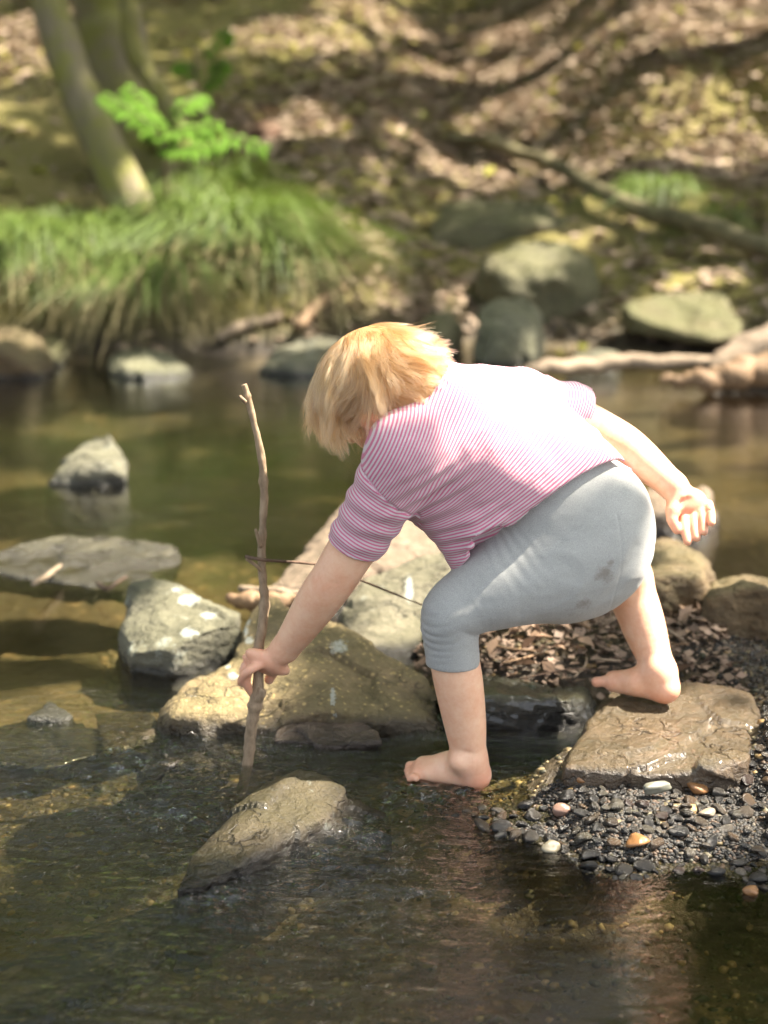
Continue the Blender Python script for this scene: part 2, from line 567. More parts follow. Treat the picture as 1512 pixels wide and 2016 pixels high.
def turb(x, y):
    t = 0.10 + 0.90 * (1 - sstep(2.35, 3.0, y))
    t = t * (0.60 + 0.45 * fbm2(x * 2.2, y * 3.0, 3, 21))
    t = t + 0.55 * np.exp(-((x + 0.42) / 0.33) ** 2 - ((y - 2.35) / 0.25) ** 2)
    t = t * (1 - 0.75 * np.exp(-((x - 0.12) / 0.22) ** 2 - ((y - 2.52) / 0.10) ** 2))
    t = t * (1 - 0.45 * sstep(-0.05, 0.12, x) * sstep(2.25, 2.12, y)) * (1 - 0.72 * sstep(0.12, 0.2, x) * sstep(2.18, 2.08, y)) * (1 - 0.35 * sstep(2.05, 1.85, y))
    t = t + 0.5 * np.exp(-((x - 1.25) / 0.5) ** 2 - ((y - 6.05) / 0.12) ** 2)
    return np.clip(t, 0.03, 1.2)
def water_z(x, y):
    t = turb(x, y)
    w = 0.00070 * np.clip(0.35 + 1.3 * fbm2(x * 5, y * 8, 2, 44), 0.1, 1.6) * fbm2(x * 55 + y * 14, y * 115, 2, 37) * sstep(3.2, 2.6, y) + 0.0030 * fbm2(x * 13 + 3 + 0.5 * fbm2(x * 6, y * 6, 2, 39), y * 34 + x * 5, 3, 31) + 0.0030 * fbm2(x * 5, y * 9, 2, 33)
    z = w * t * 1.9
    for cx, cy, a, lam, r in ((-0.212, 2.49, 0.0011, 0.026, 0.07), (0.14, 2.385, 0.0013, 0.024, 0.09), (0.06, 2.40, 0.0008, 0.020, 0.06), (-0.10, 2.20, 0.001, 0.022, 0.10)):
        d = np.sqrt((x - cx) ** 2 + ((y - cy)) ** 2)
        z = z + a * np.sin(d / lam * 6.283 + 1.2 * fbm2(x * 20, y * 20, 2, 38)) * np.exp(-d / r)
    # the lip of water thrown up by the heel, the foreground rock and the ledge
    for cx, cy, a, r in ((0.145, 2.375, 0.006, 0.045), (0.05, 2.33, 0.005, 0.06), (-0.30, 2.30, 0.004, 0.10), (-0.38, 2.50, 0.004, 0.10), (-0.02, 2.20, 0.005, 0.04), (0.03, 2.37, 0.003, 0.04), (-0.09, 2.17, 0.006, 0.05), (-0.05, 2.26, 0.006, 0.04), (-0.22, 2.02, 0.005, 0.05)):
        d = np.sqrt((x - cx) ** 2 + (y - cy) ** 2)
        z = z + a * 1.3 * np.exp(-(d / r) ** 2) * (0.4 + 1.0 * fbm2(x * 55, y * 85, 3, 35))
    return z
GROUND = mat_ground(); WATER = mat_water()
ys = np.concatenate([np.arange(-4, 1.4, 0.1), np.arange(1.4, 3.4, 0.012), np.arange(3.4, 7.6, 0.03), np.arange(7.6, 14, 0.08), np.arange(14, 46, 0.5)])
xs = np.concatenate([np.arange(-22, -2.4, 0.5), np.arange(-2.4, -0.7, 0.05), np.arange(-0.7, 0.9, 0.012), np.arange(0.9, 3.2, 0.05), np.arange(3.2, 24, 0.5)])
tag(link('ground', grid_mesh('ground', xs, ys, terrain, GROUND)), kind='structure')
ys = np.concatenate([np.arange(-1.5, 1.5, 0.1), np.arange(1.5, 2.8, 0.0032), np.arange(2.8, 7.6, 0.03)])
xs = np.concatenate([np.arange(-9, -1.0, 0.2), np.arange(-1.0, -0.62, 0.02), np.arange(-0.62, 0.72, 0.0042), np.arange(0.72, 1.2, 0.02), np.arange(1.2, 10, 0.2)])
tag(link('water', grid_mesh('water', xs, ys, water_z, WATER, lambda V: {'turb': turb(V[:, 0], V[:, 1])})), kind='structure')

# ================================================================== rocks
def mat_rock(name, c1, c2, moss=(0.09, 0.09, 0.028), moss_amt=0.5, scale=1.0, speck=None, gloss=0.72, wet_top=0.03, lich=0.0, coat=0.0):
    m = M(name)
    p = m.wpos(); z = m.sep(p)[2]
    g = m.n('ShaderNodeNewGeometry'); nz = m.sep(g.outputs['Normal'])[2]
    a = m.noise(9 * scale, 7, 0.65, p, 0.4); b = m.noise(60 * scale, 6, 0.72, p); s = m.noise(1, 6, 0.7, m.mapping(p, (14 * scale, 14 * scale, 70 * scale), (0.3, 0.25, 0)))
    c = m.mix(m.ramp(a, [(0.32, 0.0), (0.68, 1.0)]), c1, c2)
    c = m.mix(m.math('MULTIPLY', m.ramp(s, [(0.40, 1.0), (0.58, 0.0)]), 0.55), c, tuple(v * 0.55 for v in c1))
    c = m.mix(m.math('MULTIPLY', m.ramp(b, [(0.55, 0.0), (0.72, 1.0)]), 0.55), c, tuple(min(1, v * 1.55) for v in c2))
    mo = m.math('MULTIPLY', m.ramp(m.math('ADD', m.math('MULTIPLY', nz, 0.25), m.noise(6 * scale, 5, 0.65, p)), [(0.52, 0.0), (0.78, 1.0)]), moss_amt)
    c = m.mix(mo, c, moss)
    if speck:
        sp = m.ramp(m.math('ADD', m.voro(75, 'F1', p), m.math('MULTIPLY', m.noise(140, 2, 0.5, p), 0.25)), [(0.30, 1.0), (0.42, 0.0)])
        c = m.mix(m.math('MULTIPLY', sp, 0.75), c, speck)
    st = m.attr('stain')
    stn = m.ramp(m.math('ADD', st, m.math('MULTIPLY', m.math('SUBTRACT', m.noise(95, 5, 0.75, p), 0.5), 2.0)), [(0.55, 0.0), (0.68, 1.0)])
    c = m.mix(m.math('MULTIPLY', stn, 0.6), c, (0.50, 0.54, 0.50))
    if lich:
        li = m.ramp(m.noise(17 * scale, 5, 0.7, p), [(0.60, 0.0), (0.68, lich)])
        c = m.mix(li, c, (0.42, 0.46, 0.40))
    # waterline band: soaked stone is darker and shinier
    zz = m.math('ADD', z, m.math('MULTIPLY', m.math('SUBTRACT', m.noise(22, 4, 0.6, p), 0.5), 0.035))
    k = m.ramp(zz, [(max(0.0, wet_top * 0.35), 1.0), (wet_top, 0.0)])
    c = m.mix(m.math('MULTIPLY', k, 0.88), c, tuple(v * 0.16 for v in c1))
    r = m.math('SUBTRACT', gloss, m.math('MULTIPLY', k, max(0.0, gloss - 0.26)))
    crk = m.n('ShaderNodeTexVoronoi', feature='DISTANCE_TO_EDGE'); crk.inputs['Scale'].default_value = 13 * scale
    wv = m.n('ShaderNodeVectorMath', operation='ADD'); m.l(p, wv.inputs[0])
    nn_ = m.n('ShaderNodeTexNoise'); m.l(p, nn_.inputs['Vector']); nn_.inputs['Scale'].default_value = 20; nn_.inputs['Detail'].default_value = 4
    vs_ = m.n('ShaderNodeVectorMath', operation='SCALE'); m.l(nn_.outputs['Color'], vs_.inputs[0]); vs_.inputs['Scale'].default_value = 0.09
    m.l(vs_.outputs[0], wv.inputs[1]); m.l(wv.outputs[0], crk.inputs['Vector'])
    ck = m.math('MULTIPLY', m.ramp(crk.outputs[0], [(0.0, 1.0), (0.035, 0.0)]), m.ramp(m.noise(5, 3, 0.5, p), [(0.5, 0.0), (0.6, 1.0)]))
    c = m.mix(m.math('MULTIPLY', ck, 0.75), c, tuple(v * 0.25 for v in c1))
    grit = m.noise(230, 3, 0.7, p)
    c = m.mix(m.ramp(grit, [(0.30, 0.45), (0.48, 0.0)]), c, tuple(v * 0.4 for v in c1))
    nb = m.bump(m.math('SUBTRACT', m.math('ADD', m.math('ADD', b, m.math('MULTIPLY', grit, 0.4)), m.math('MULTIPLY', s, 0.8)), m.math('MULTIPLY', ck, 0.7)), 0.95, 0.008)
    nb = m.bump(a, 0.6, 0.02, nb)
    return m.pbr(c, r, nb, Coat_Weight=coat, Coat_Roughness=0.07)
RK = dict(
    olive=mat_rock('olive_stone', (0.085, 0.078, 0.036), (0.155, 0.138, 0.072), moss_amt=0.65),
    grey=mat_rock('grey_green_stone', (0.115, 0.115, 0.070), (0.215, 0.205, 0.135), moss_amt=0.35),
    greyblue=mat_rock('slate_grey_stone', (0.095, 0.090, 0.062), (0.190, 0.180, 0.122), moss_amt=0.25, lich=0.5),
    brown=mat_rock('brown_stone', (0.09, 0.058, 0.025), (0.17, 0.115, 0.055), moss_amt=0.4),
    pink=mat_rock('pinkish_sandstone', (0.17, 0.122, 0.085), (0.28, 0.205, 0.145), moss_amt=0.15),
    gold=mat_rock('ochre_sandstone', (0.17, 0.125, 0.065), (0.31, 0.225, 0.12), moss=(0.13, 0.115, 0.035), moss_amt=0.45, speck=(0.48, 0.36, 0.15), wet_top=0.035),
    slab=mat_rock('layered_slate', (0.105, 0.095, 0.062), (0.23, 0.205, 0.145), moss_amt=0.3, lich=0.35),
    wet=mat_rock('wet_grey_brown_stone', (0.070, 0.048, 0.028), (0.155, 0.102, 0.060), moss_amt=0.18, gloss=0.30, wet_top=0.045, coat=0.4),
    dark=mat_rock('soaked_dark_stone', (0.045, 0.040, 0.026), (0.10, 0.085, 0.055), moss_amt=0.5, gloss=0.35, wet_top=0.06, coat=0.6),
    ridge=mat_rock('mossy_layered_stone', (0.042, 0.031, 0.016), (0.105, 0.080, 0.046), moss=(0.055, 0.046, 0.014), moss_amt=0.6, gloss=0.45, wet_top=0.03, coat=0.15, lich=0.45),
    moss=mat_rock('mossy_stone', (0.085, 0.072, 0.028), (0.15, 0.125, 0.055), moss_amt=0.9),
)
def rock(label, hulls, mat, group=None, h=0.006, rnd=0.012, amp=0.010, sc=1.0, stains=(), cat='rock', bedding=0.0, seed=0, nm='rock', chip=0.075):
    """union of rounded hulls, weathered by noise"""
    hulls = [np.array(q, float) for q in hulls]
    allp = np.concatenate(hulls)
    v = Vol(allp.min(0) - 3 * h, allp.max(0) + 3 * h, h)
    for q in hulls: v.hull(q, 0.012 if len(hulls) > 1 else 0.0, rnd)
    V, F = v.mesh(); V = relax(V, F, 2); N = vnormals(V, F)
    d = fbm(V * 7 * sc, 3, seed) * amp + fbm(V * 24 * sc, 4, seed + 3, 0.55) * amp * 0.42 + fbm(V * 75, 2, seed + 9) * min(amp, .01) * 0.12
    d += chips(V + 0.02 * np.stack([fbm(V * 9, 2, seed + k) for k in range(3)], 1), 8 * sc, seed) * chip + chips(V, 30 * sc, seed + 5) * chip * 0.8 + chips(V, 85, seed + 6) * chip * 0.9
    if bedding:
        q = V @ np.array([0.25, 0.15, 1.0]) + fbm(V * 5, 2, seed) * 0.01
        d += bedding * (np.abs(((q / 0.016) % 1) - 0.5) * 2 - 0.5) * (1 - np.abs(N[:, 2]))
        q2 = V @ np.array([0.8, -0.55, 0.5]) + fbm(V * 6, 2, seed + 2) * 0.012
        d += bedding * 0.45 * fbm(np.stack([q2 * 70, V[:, 1] * 7, V[:, 2] * 7], -1), 2, seed)
    V = V + N * d[:, None]
    st = np.zeros(len(V)); px, py = topx(V)
    for sx, sy, rx, ry, a in stains:
        st = np.maximum(st, a * np.exp(-(((px - sx) / rx) ** 2 + ((py - sy) / ry) ** 2)) * (N[:, 2] > -0.2))
    o = link(nm, mesh_np(nm, V, F, mat, True, {'stain': st}))
    recenter(o)
    return tag(o, label, cat, group)
def sil(pts, Yf, Yb, ridge=(), drop=0.12, inset=0.0):
    """hull points from a silhouette: lower outline at depth Yf, upper at Yb, plus an under-side"""
    pts = [tuple(p) for p in pts]
    ylo = max(p[1] for p in pts); yhi = min(p[1] for p in pts)
    out = []
    for x, y in pts:
        t = (ylo - y) / max(1, ylo - yhi)
        out.append(P(x, y, Yf + (Yb - Yf) * t))
    out += [P(*r) for r in ridge]
    base = []
    zmin = min(p[2] for p in out)
    c = np.mean(out, 0)
    for p in out:
        q = c + (p - c) * (1 - inset); q = q.copy(); q[2] = zmin - drop
        base.append(q)
    return out + base
def onbank(pts, thick, ridge=0.5, drop=0.1):
    """a stone standing on the far bank: depth taken from the ground under its lower outline"""
    ylo = max(p[1] for p in pts); xm = np.mean([p[0] for p in pts])
    g = Gt(xm, ylo); Yf = g[1]
    xl, xr = min(p[0] for p in pts), max(p[0] for p in pts)
    yh = min(p[1] for p in pts)
    rg = [(xl * 0.75 + xr * 0.25, ylo + (yh - ylo) * ridge, Yf + 0.02), (xl * 0.25 + xr * 0.75, ylo + (yh - ylo) * ridge, Yf + 0.02)]
    return sil(pts, Yf, Yf + thick, rg, drop)
FB = 'stones along the far bank'
MS = 'stones standing in the stream'
rock('brown rounded boulder at the left edge of the far bank', [sil([(-70, 650), (10, 628), (60, 640), (105, 690), (92, 735), (0, 752), (-70, 750)], 6.0, 6.45, [(20, 680, 6.02), (-40, 680, 6.02)])], RK['brown'], FB, 0.012, 0.05, 0.018, seed=1)
rock('angular olive slab leaning behind the brown boulder at the left edge', [sil([(0, 640), (20, 618), (62, 622), (135, 680), (120, 708), (60, 712)], 6.3, 6.8, [(95, 690, 6.32)])], RK['olive'], FB, 0.012, 0.02, 0.012, seed=2)
rock('smooth grey green stone on the far waterline below the long grass', [sil([(207, 692), (240, 674), (300, 678), (350, 687), (388, 722), (375, 745), (300, 756), (222, 747)], 6.02, 6.4, [(250, 712, 6.04), (330, 718, 6.04)])], RK['grey'], FB, 0.012, 0.05, 0.010, seed=3)
rock('blue grey stone at the far waterline left of the blond head', [sil([(503, 725), (540, 680), (600, 654), (660, 656), (705, 700), (690, 732), (600, 736)], 6.1, 6.6, [(570, 702, 6.14), (640, 700, 6.14)])], RK['greyblue'], FB, 0.012, 0.03, 0.014, seed=4)
rock('small mossy stone tucked under the hanging grass', [sil([(292, 652), (315, 608), (370, 612), (402, 650), (362, 688), (304, 684)], 6.5, 6.8)], RK['moss'], FB, 0.012, 0.03, 0.012, seed=5)
rock('pointed stone rising alone from the still pool on the left', [sil([(85, 948), (118, 915), (150, 880), (190, 848), (216, 846), (234, 868), (250, 925), (262, 948), (150, 958)], 4.36, 4.62, [(185, 905, 4.38), (222, 912, 4.37)])], RK['greyblue'], MS, 0.008, 0.02, 0.012, seed=6)
rock('broad flat layered slab lying in the pool at the left edge', [sil([(-60, 1095), (0, 1092), (60, 1062), (130, 1050), (210, 1045), (290, 1058), (352, 1072), (357, 1100), (300, 1140), (250, 1152), (205, 1152), (100, 1138), (0, 1122), (-60, 1115)], 3.42, 3.82, [], 0.05)], RK['slab'], MS, 0.006, 0.010, 0.007, bedding=0.004, seed=7)
rock('grey angular rock with pale lichen blotches beside the ochre boulder', [sil([(240, 1262), (245, 1165), (258, 1135), (332, 1142), (385, 1178), (482, 1206), (478, 1262), (440, 1300), (345, 1328), (256, 1308)], 2.90, 3.24, [(250, 1282, 2.90), (340, 1276, 2.875), (400, 1242, 2.90), (462, 1222, 2.95)], 0.1)],
     RK['greyblue'], MS, 0.0045, 0.008, 0.008, bedding=0.002, seed=8, stains=((372, 1182, 26, 14, 1.1), (410, 1212, 22, 10, .95), (372, 1246, 24, 12, 1.0), (350, 1160, 18, 10, .8)))
hA = sil([(312, 1418), (328, 1380), (350, 1350), (432, 1296), (560, 1290), (600, 1440), (505, 1447), (330, 1440)], 2.60, 2.86, [(330, 1402, 2.60), (480, 1418, 2.585), (430, 1380, 2.62)], 0.1)
hB = sil([(440, 1312), (470, 1240), (498, 1190), (535, 1172), (585, 1180), (660, 1210), (760, 1268), (862, 1342), (878, 1440), (760, 1452), (540, 1452)], 2.60, 3.02, [(560, 1405, 2.60), (700, 1400, 2.60), (830, 1400, 2.63), (620, 1290, 2.76)], 0.1)
rock('large ochre sandstone boulder behind the stick with white droppings', [hA, hB], RK['gold'], MS, 0.0045, 0.014, 0.008, seed=9,
     stains=((487, 1222, 8, 10, 1.1), (484, 1243, 7, 12, 1.0), (490, 1262, 11, 9, 1.1), (433, 1308, 14, 6, 1.0), (450, 1313, 8, 8, .9), (458, 1331, 14, 8, 1.2), (668, 1274, 26, 18, 0.8), (655, 1372, 7, 22, 1.0), (660, 1408, 5, 10, 1.0), (380, 1370, 16, 4, .7)))
rock('low grey stone at the foot of the ochre boulder', [sil([(537, 1448), (545, 1428), (600, 1408), (690, 1402), (742, 1428), (752, 1456), (650, 1462)], 2.53, 2.63, [], 0.06)], RK['pink'], MS, 0.004, 0.006, 0.004, seed=10)
rock('pinkish sandstone slab behind the bent arm', [sil([(525, 1150), (560, 1105), (640, 1015), (700, 962), (800, 975), (872, 1050), (850, 1100), (700, 1150), (560, 1168)], 3.30, 3.80, [(560, 1150, 3.30), (680, 1120, 3.30)], 0.1)], RK['pink'], MS, 0.007, 0.02, 0.008, seed=11)
rock('grey slab with a white mark between the two bent knees and the arm', [sil([(655, 1210), (690, 1150), (735, 1115), (800, 1088), (850, 1072), (905, 1080), (960, 1150), (960, 1295), (820, 1330), (700, 1290)], 2.98, 3.34, [(700, 1262, 2.98), (800, 1285, 2.98), (900, 1270, 3.0)], 0.1)], RK['slab'], MS, 0.0055, 0.014, 0.008, seed=12, stains=((805, 1160, 10, 34, 1.0),))
M1 = [P(340, 1766, 2.02), P(385, 1690, 2.13), P(470, 1610, 2.26), P(530, 1562, 2.33), P(592, 1533, 2.33), P(640, 1545, 2.32), P(682, 1574, 2.29), P(600, 1636, 2.21), P(655, 1622, 2.24), P(470, 1722, 2.08), P(400, 1758, 2.03), P(560, 1600, 2.25)]
M1 = [p + np.array([0, 0, 0.012 + 0.004 * float(sstep(1740, 1600, topx(p)[1]))]) for p in M1]
M1 += [p * np.array([1, 1, 0]) + np.array([0, 0, -0.12]) for p in M1]
rock('wet slanting rock breaking the riffle in the foreground', [M1, [P(640, 1550, 2.33), P(700, 1572, 2.31), P(762, 1606, 2.29), P(720, 1650, 2.22), P(640, 1635, 2.22)] + [P(640, 1560, 2.32) * [1, 1, 0] - [0, 0, .1], P(760, 1620, 2.28) * [1, 1, 0] - [0, 0, .1], P(680, 1660, 2.20) * [1, 1, 0] - [0, 0, .1]]],
     RK['ridge'], MS, 0.0035, 0.003, 0.004, bedding=0.0015, seed=13)
N1 = sil([(1106, 1520), (1112, 1495), (1128, 1465), (1165, 1395), (1200, 1350), (1290, 1338), (1400, 1340), (1480, 1362), (1502, 1410), (1492, 1500), (1462, 1545), (1330, 1560), (1160, 1548)], 2.315, 2.67, [(1112, 1506, 2.325), (1250, 1524, 2.30), (1400, 1515, 2.30), (1472, 1490, 2.33)], 0.09)
rock('wet flat stepping stone under the raised bare foot', [N1], RK['wet'], MS, 0.0035, 0.006, 0.004, seed=14)
rock('dark wet ledge holding the pile of dead leaves', [sil([(880, 1330), (960, 1345), (1050, 1352), (1160, 1350), (1170, 1400), (1150, 1425), (1040, 1436), (930, 1440), (870, 1420)], 2.62, 2.80, [(900, 1372, 2.63), (1130, 1372, 2.63), (1020, 1368, 2.62)], 0.1)], RK['dark'], MS, 0.005, 0.014, 0.010, bedding=0.003, seed=15)
rock('olive brown boulder beneath the open hand', [sil([(1230, 1110), (1262, 1062), (1330, 1052), (1400, 1092), (1408, 1170), (1370, 1262), (1240, 1270)], 3.02, 3.5, [(1270, 1125, 3.05), (1385, 1135, 3.05)], 0.14)], RK['brown'], MS, 0.007, 0.016, 0.012, bedding=0.003, seed=16)
rock('rust brown mossy block at the right edge behind the stepping stone', [sil([(1368, 1190), (1388, 1142), (1440, 1120), (1520, 1130), (1610, 1150), (1610, 1285), (1390, 1285)], 2.96, 3.3, [(1395, 1165, 2.98), (1480, 1150, 2.97), (1590, 1165, 2.98)], 0.12)], RK['brown'], MS, 0.006, 0.016, 0.012, bedding=0.003, seed=17)
rock('pale grey stone just behind the open hand', [sil([(1245, 1050), (1255, 965), (1300, 950), (1402, 955), (1412, 1010), (1400, 1058), (1300, 1062)], 3.85, 4.15, [(1290, 1000, 3.86), (1380, 1000, 3.86)], 0.12)], RK['pink'], MS, 0.009, 0.02, 0.008, seed=18)
rock('small grey stone poking from the shallows at the left edge', [sil([(55, 1412), (78, 1395), (100, 1385), (142, 1408), (120, 1416)], 2.66, 2.74, [], 0.05)], RK['greyblue'], MS, 0.004, 0.005, 0.004, seed=19)
rock('sunken dark stone in the shallows by the left edge', [[Gz(-40, 1450, -.020), Gz(60, 1420, -.012), Gz(190, 1425, -.018), Gz(225, 1480, -.022), Gz(120, 1520, -.022), Gz(-30, 1510, -.020), Gz(60, 1460, -.11), Gz(200, 1460, -.11), Gz(60, 1500, -.11), Gz(-30, 1480, -.11)]], RK['dark'], MS, 0.005, 0.01, 0.006, seed=40)
rock('sunken ochre slab beside the tip of the ochre boulder', [[Gz(180, 1400, -.008), Gz(300, 1410, -.006), Gz(325, 1450, -.008), Gz(210, 1490, -.010), Gz(200, 1430, -.06), Gz(300, 1450, -.06), Gz(220, 1480, -.06)]], RK['gold'], MS, 0.004, 0.005, 0.004, seed=41)
rock('long sunken rock ridge in the lower left corner', [[Gz(-80, 1960, -.012), Gz(130, 1860, -.006), Gz(330, 1790, .003), Gz(350, 1800, .000), Gz(200, 1900, -.012), Gz(-60, 2000, -.014), Gz(-80, 1950, -.10), Gz(120, 1840, -.10), Gz(360, 1770, -.10), Gz(370, 1850, -.10), Gz(230, 1950, -.10), Gz(-60, 2030, -.10)]], RK['dark'], MS, 0.004, 0.008, 0.006, bedding=0.002, seed=42)
rock('grey sunken stone upstream of the foreground rock', [[Gz(270, 1520, -.012), Gz(400, 1490, -.006), Gz(455, 1520, -.010), Gz(430, 1570, -.012), Gz(300, 1570, -.014), Gz(330, 1500, -.08), Gz(430, 1540, -.08), Gz(300, 1550, -.08)]], RK['wet'], MS, 0.004, 0.008, 0.005, seed=43)
# far bank
rock('long flat mossy stone uppermost on the far bank', [onbank([(838, 445), (868, 398), (960, 388), (1100, 402), (1136, 430), (1140, 472), (1000, 482), (850, 478)], 0.55)], RK['olive'], FB, 0.016, 0.03, 0.018, seed=20)
rock('large olive boulder on the far bank above the rounded grey one', [onbank([(930, 522), (960, 508), (1050, 457), (1100, 462), (1178, 500), (1192, 580), (1172, 632), (1100, 642), (1058, 600), (940, 562)], 0.55, 0.55)], RK['olive'], FB, 0.014, 0.05, 0.018, seed=21)
rock('rounded grey boulder at the far waterline above the pink top', [sil([(930, 610), (958, 573), (1010, 567), (1062, 585), (1078, 632), (1060, 690), (1000, 706), (935, 692)], 6.35, 6.75, [(965, 640, 6.35), (1040, 640, 6.35)])], RK['grey'], FB, 0.012, 0.05, 0.012, seed=22)
rock('small dark olive stone left of the rounded grey boulder', [sil([(815, 645), (850, 614), (890, 610), (912, 640), (905, 676), (830, 682)], 6.5, 6.8, [(860, 645, 6.5)])], RK['olive'], FB, 0.012, 0.03, 0.012, seed=23)
rock('flat olive slab propped over a dark gap on the right of the far bank', [sil([(1225, 592), (1300, 577), (1422, 570), (1442, 600), (1463, 652), (1402, 668), (1300, 638), (1238, 618)], 6.35, 6.9, [], 0.02)], RK['moss'], FB, 0.012, 0.012, 0.010, seed=24)
rock('tan slab sloping out of frame on the right above the log', [sil([(1392, 705), (1430, 668), (1512, 627), (1580, 605), (1620, 700), (1512, 728), (1400, 728)], 5.95, 6.35, [(1480, 700, 5.97)], 0.1)], RK['pink'], FB, 0.012, 0.02, 0.012, seed=25)
rock('small grey stone behind the log', [sil([(1105, 712), (1130, 690), (1180, 680), (1224, 686), (1216, 714)], 6.3, 6.5)], RK['greyblue'], FB, 0.01, 0.02, 0.01, seed=26)
rock('red brown stone half buried in the hillside above the fern leaves', [onbank([(478, 262), (490, 235), (522, 220), (562, 232), (570, 262), (520, 280)], 0.3)], mat_rock('rust_stone', (0.09, 0.040, 0.018), (0.16, 0.075, 0.035), moss_amt=0.1), FB, 0.02, 0.03, 0.02, seed=27)
# ================================================================== trees, grass, dead leaves
def mat_leaf(name, a, b, trans=0.45, rough=0.5, rnd=0.5):
    m = M(name)
    oi = m.noise(5, 3, 0.7, m.wpos()); at = m.attr('tint')
    c = m.mix(m.math('ADD', m.math('MULTIPLY', oi, 0.5), m.math('MULTIPLY', at, 0.5)), a, b)
    d = m.n('ShaderNodeBsdfPrincipled'); m.l(c, d.inputs['Base Color']); d.inputs['Roughness'].default_value = rough
    t = m.n('ShaderNodeBsdfTranslucent'); m.l(c, t.inputs['Color'])
    x = m.n('ShaderNodeMixShader'); x.inputs[0].default_value = trans
    m.l(d.outputs[0], x.inputs[1]); m.l(t.outputs[0], x.inputs[2]); m.l(x.outputs[0], m.out.inputs[0])
    return m.m
def mat_bark(name, a, b, moss, amt=0.6):
    m = M(name); p = m.wpos()
    s = m.noise(1, 6, 0.7, m.mapping(p, (26, 26, 6))); q = m.noise(6, 5, 0.7, p)
    c = m.mix(s, a, b); c = m.mix(m.math('MULTIPLY', m.ramp(q, [(0.42, 0.0), (0.62, 1.0)]), amt), c, moss)
    return m.pbr(c, 0.85, m.bump(s, 0.9, 0.02))
LEAFM = mat_leaf('tree_leaves', (0.055, 0.11, 0.012), (0.13, 0.22, 0.035))
BARK = mat_bark('grey_bark', (0.10, 0.085, 0.05), (0.24, 0.20, 0.125), (0.17, 0.17, 0.03), 0.9)
BARK2 = mat_bark('mossy_bark', (0.11, 0.095, 0.04), (0.22, 0.20, 0.09), (0.20, 0.19, 0.035), 0.9)
rs = np.random.default_rng(11)
def leaf_quads(C, size, up=0.5, rng=rs, aspect=0.62, curl=0.12):
    """one diamond-shaped leaf of two bent halves per centre"""
    n = len(C); size = np.broadcast_to(size, (n,))
    N = nrm(rng.normal(0, 1, (n, 3)) * (1 - up) + np.array([0, 0, 1.0]) * up * 1.6)
    A = nrm(np.cross(N, rng.normal(0, 1, (n, 3)))); B = np.cross(N, A)
    h = size[:, None] / 2
    V = np.stack([C - A * h, C - B * h * aspect + N * h * curl - A * h * 0.1, C + A * h, C + B * h * aspect + N * h * curl - A * h * 0.1], 1)
    F = np.arange(n * 4).reshape(n, 4)
    return V.reshape(-1, 3), F, np.repeat(rng.uniform(0, 1, n), 4)

sun_v = np.array(SUN_TO)
LIT = [  # (photo px, photo py, height above the ground surface, radius in metres): where the photograph's sun flecks fall
    (1300, 1430, 0.07, 0.12),
    (420, 1350, 0.04, 0.12), (570, 1230, 0.12, 0.04), (690, 1060, 0.10, 0.30), (180, 1095, 0.02, 0.28), (310, 1200, 0.1, 0.18), (180, 890, 0.08, 0.15),
    (1250, 1430, 0.07, 0.13), (1060, 1270, 0.06, 0.07), (1350, 1630, 0.02, 0.12), (1180, 1610, 0.02, 0.07), (1500, 1480, 0.02, 0.15),
    (60, 1480, 0, 0.22), (250, 1560, 0, 0.16), (540, 1600, 0.03, 0.10), (600, 1570, 0, 0.05), (300, 1460, 0, 0.15), (800, 1180, 0.1, 0.09), 
    (1430, 900, 0, 0.55), (1330, 1000, 0.1, 0.2), (1250, 740, 0, 0.25), (40, 1010, 0, 0.35), (420, 1020, 0, 0.25), (450, 1150, 0, 0.2),
    (570, 75, 0, 0.42), (740, 35, 0, 0.40), (1040, 60, 0, 0.30), (30, 115, 0, 0.40), (40, 45, 0, 0.40), (920, 345, 0, 0.26), (1170, 100, 0, 0.30),
    (1250, 170, 0, 0.45), (1400, 120, 0, 0.40), (1480, 30, 0, 0.55), (1150, 205, 0, 0.26), (1400, 300, 0, 0.30), (1300, 40, 0, 0.4), (700, 465, 0, 0.20),
    (720, 560, 0, 0.25), (1020, 145, 0, 0.18), (1450, 220, 0, 0.35), (800, 270, 0, 0.16), (1120, 440, 0.1, 0.14), (1040, 500, 0.2, 0.2),
    (225, 330, 0.5, 0.12), (140, 130, .9, .12), (450, 380, 0.15, 0.40), (110, 480, 0.1, 0.30), (400, 250, 0.6, 0.20), (470, 500, 0.1, 0.25), (1330, 610, 0.1, 0.26), (290, 705, 0.08, 0.12), (1450, 680, 0.08, 0.25), (1290, 350, 0.1, 0.25), (1010, 620, 0.1, .14), (570, 680, .05, .12), (60, 650, .1, .2), (1400, 500, 0.1, 0.2), (600, 250, 0, .2), (860, 150, 0, .18), (950, 240, 0, .16),
]
LITP = np.array([Gt(a, b) + np.array([0, 0, 0.0]) if c == 0 else np.array([0, 0, 0]) for a, b, c, r in LIT], float)
for i, (a, b, c, r) in enumerate(LIT):
    if c:
        if b > 700 or b > 590 and c < 0.12: q = None
        # a point c metres above the surface, on this pixel's ray
        Y = np.linspace(1.2, 25, 4000); d = raydir(a, b); t = Y / d[1]; X = d[0] * t; Z = CAM_H + d[2] * t
        h = np.maximum(terrain(X, Y), 0) + c; k = np.where(Z < h)[0]; k = k[0] if len(k) else -1
        LITP[i] = (X[k], Y[k], Z[k])
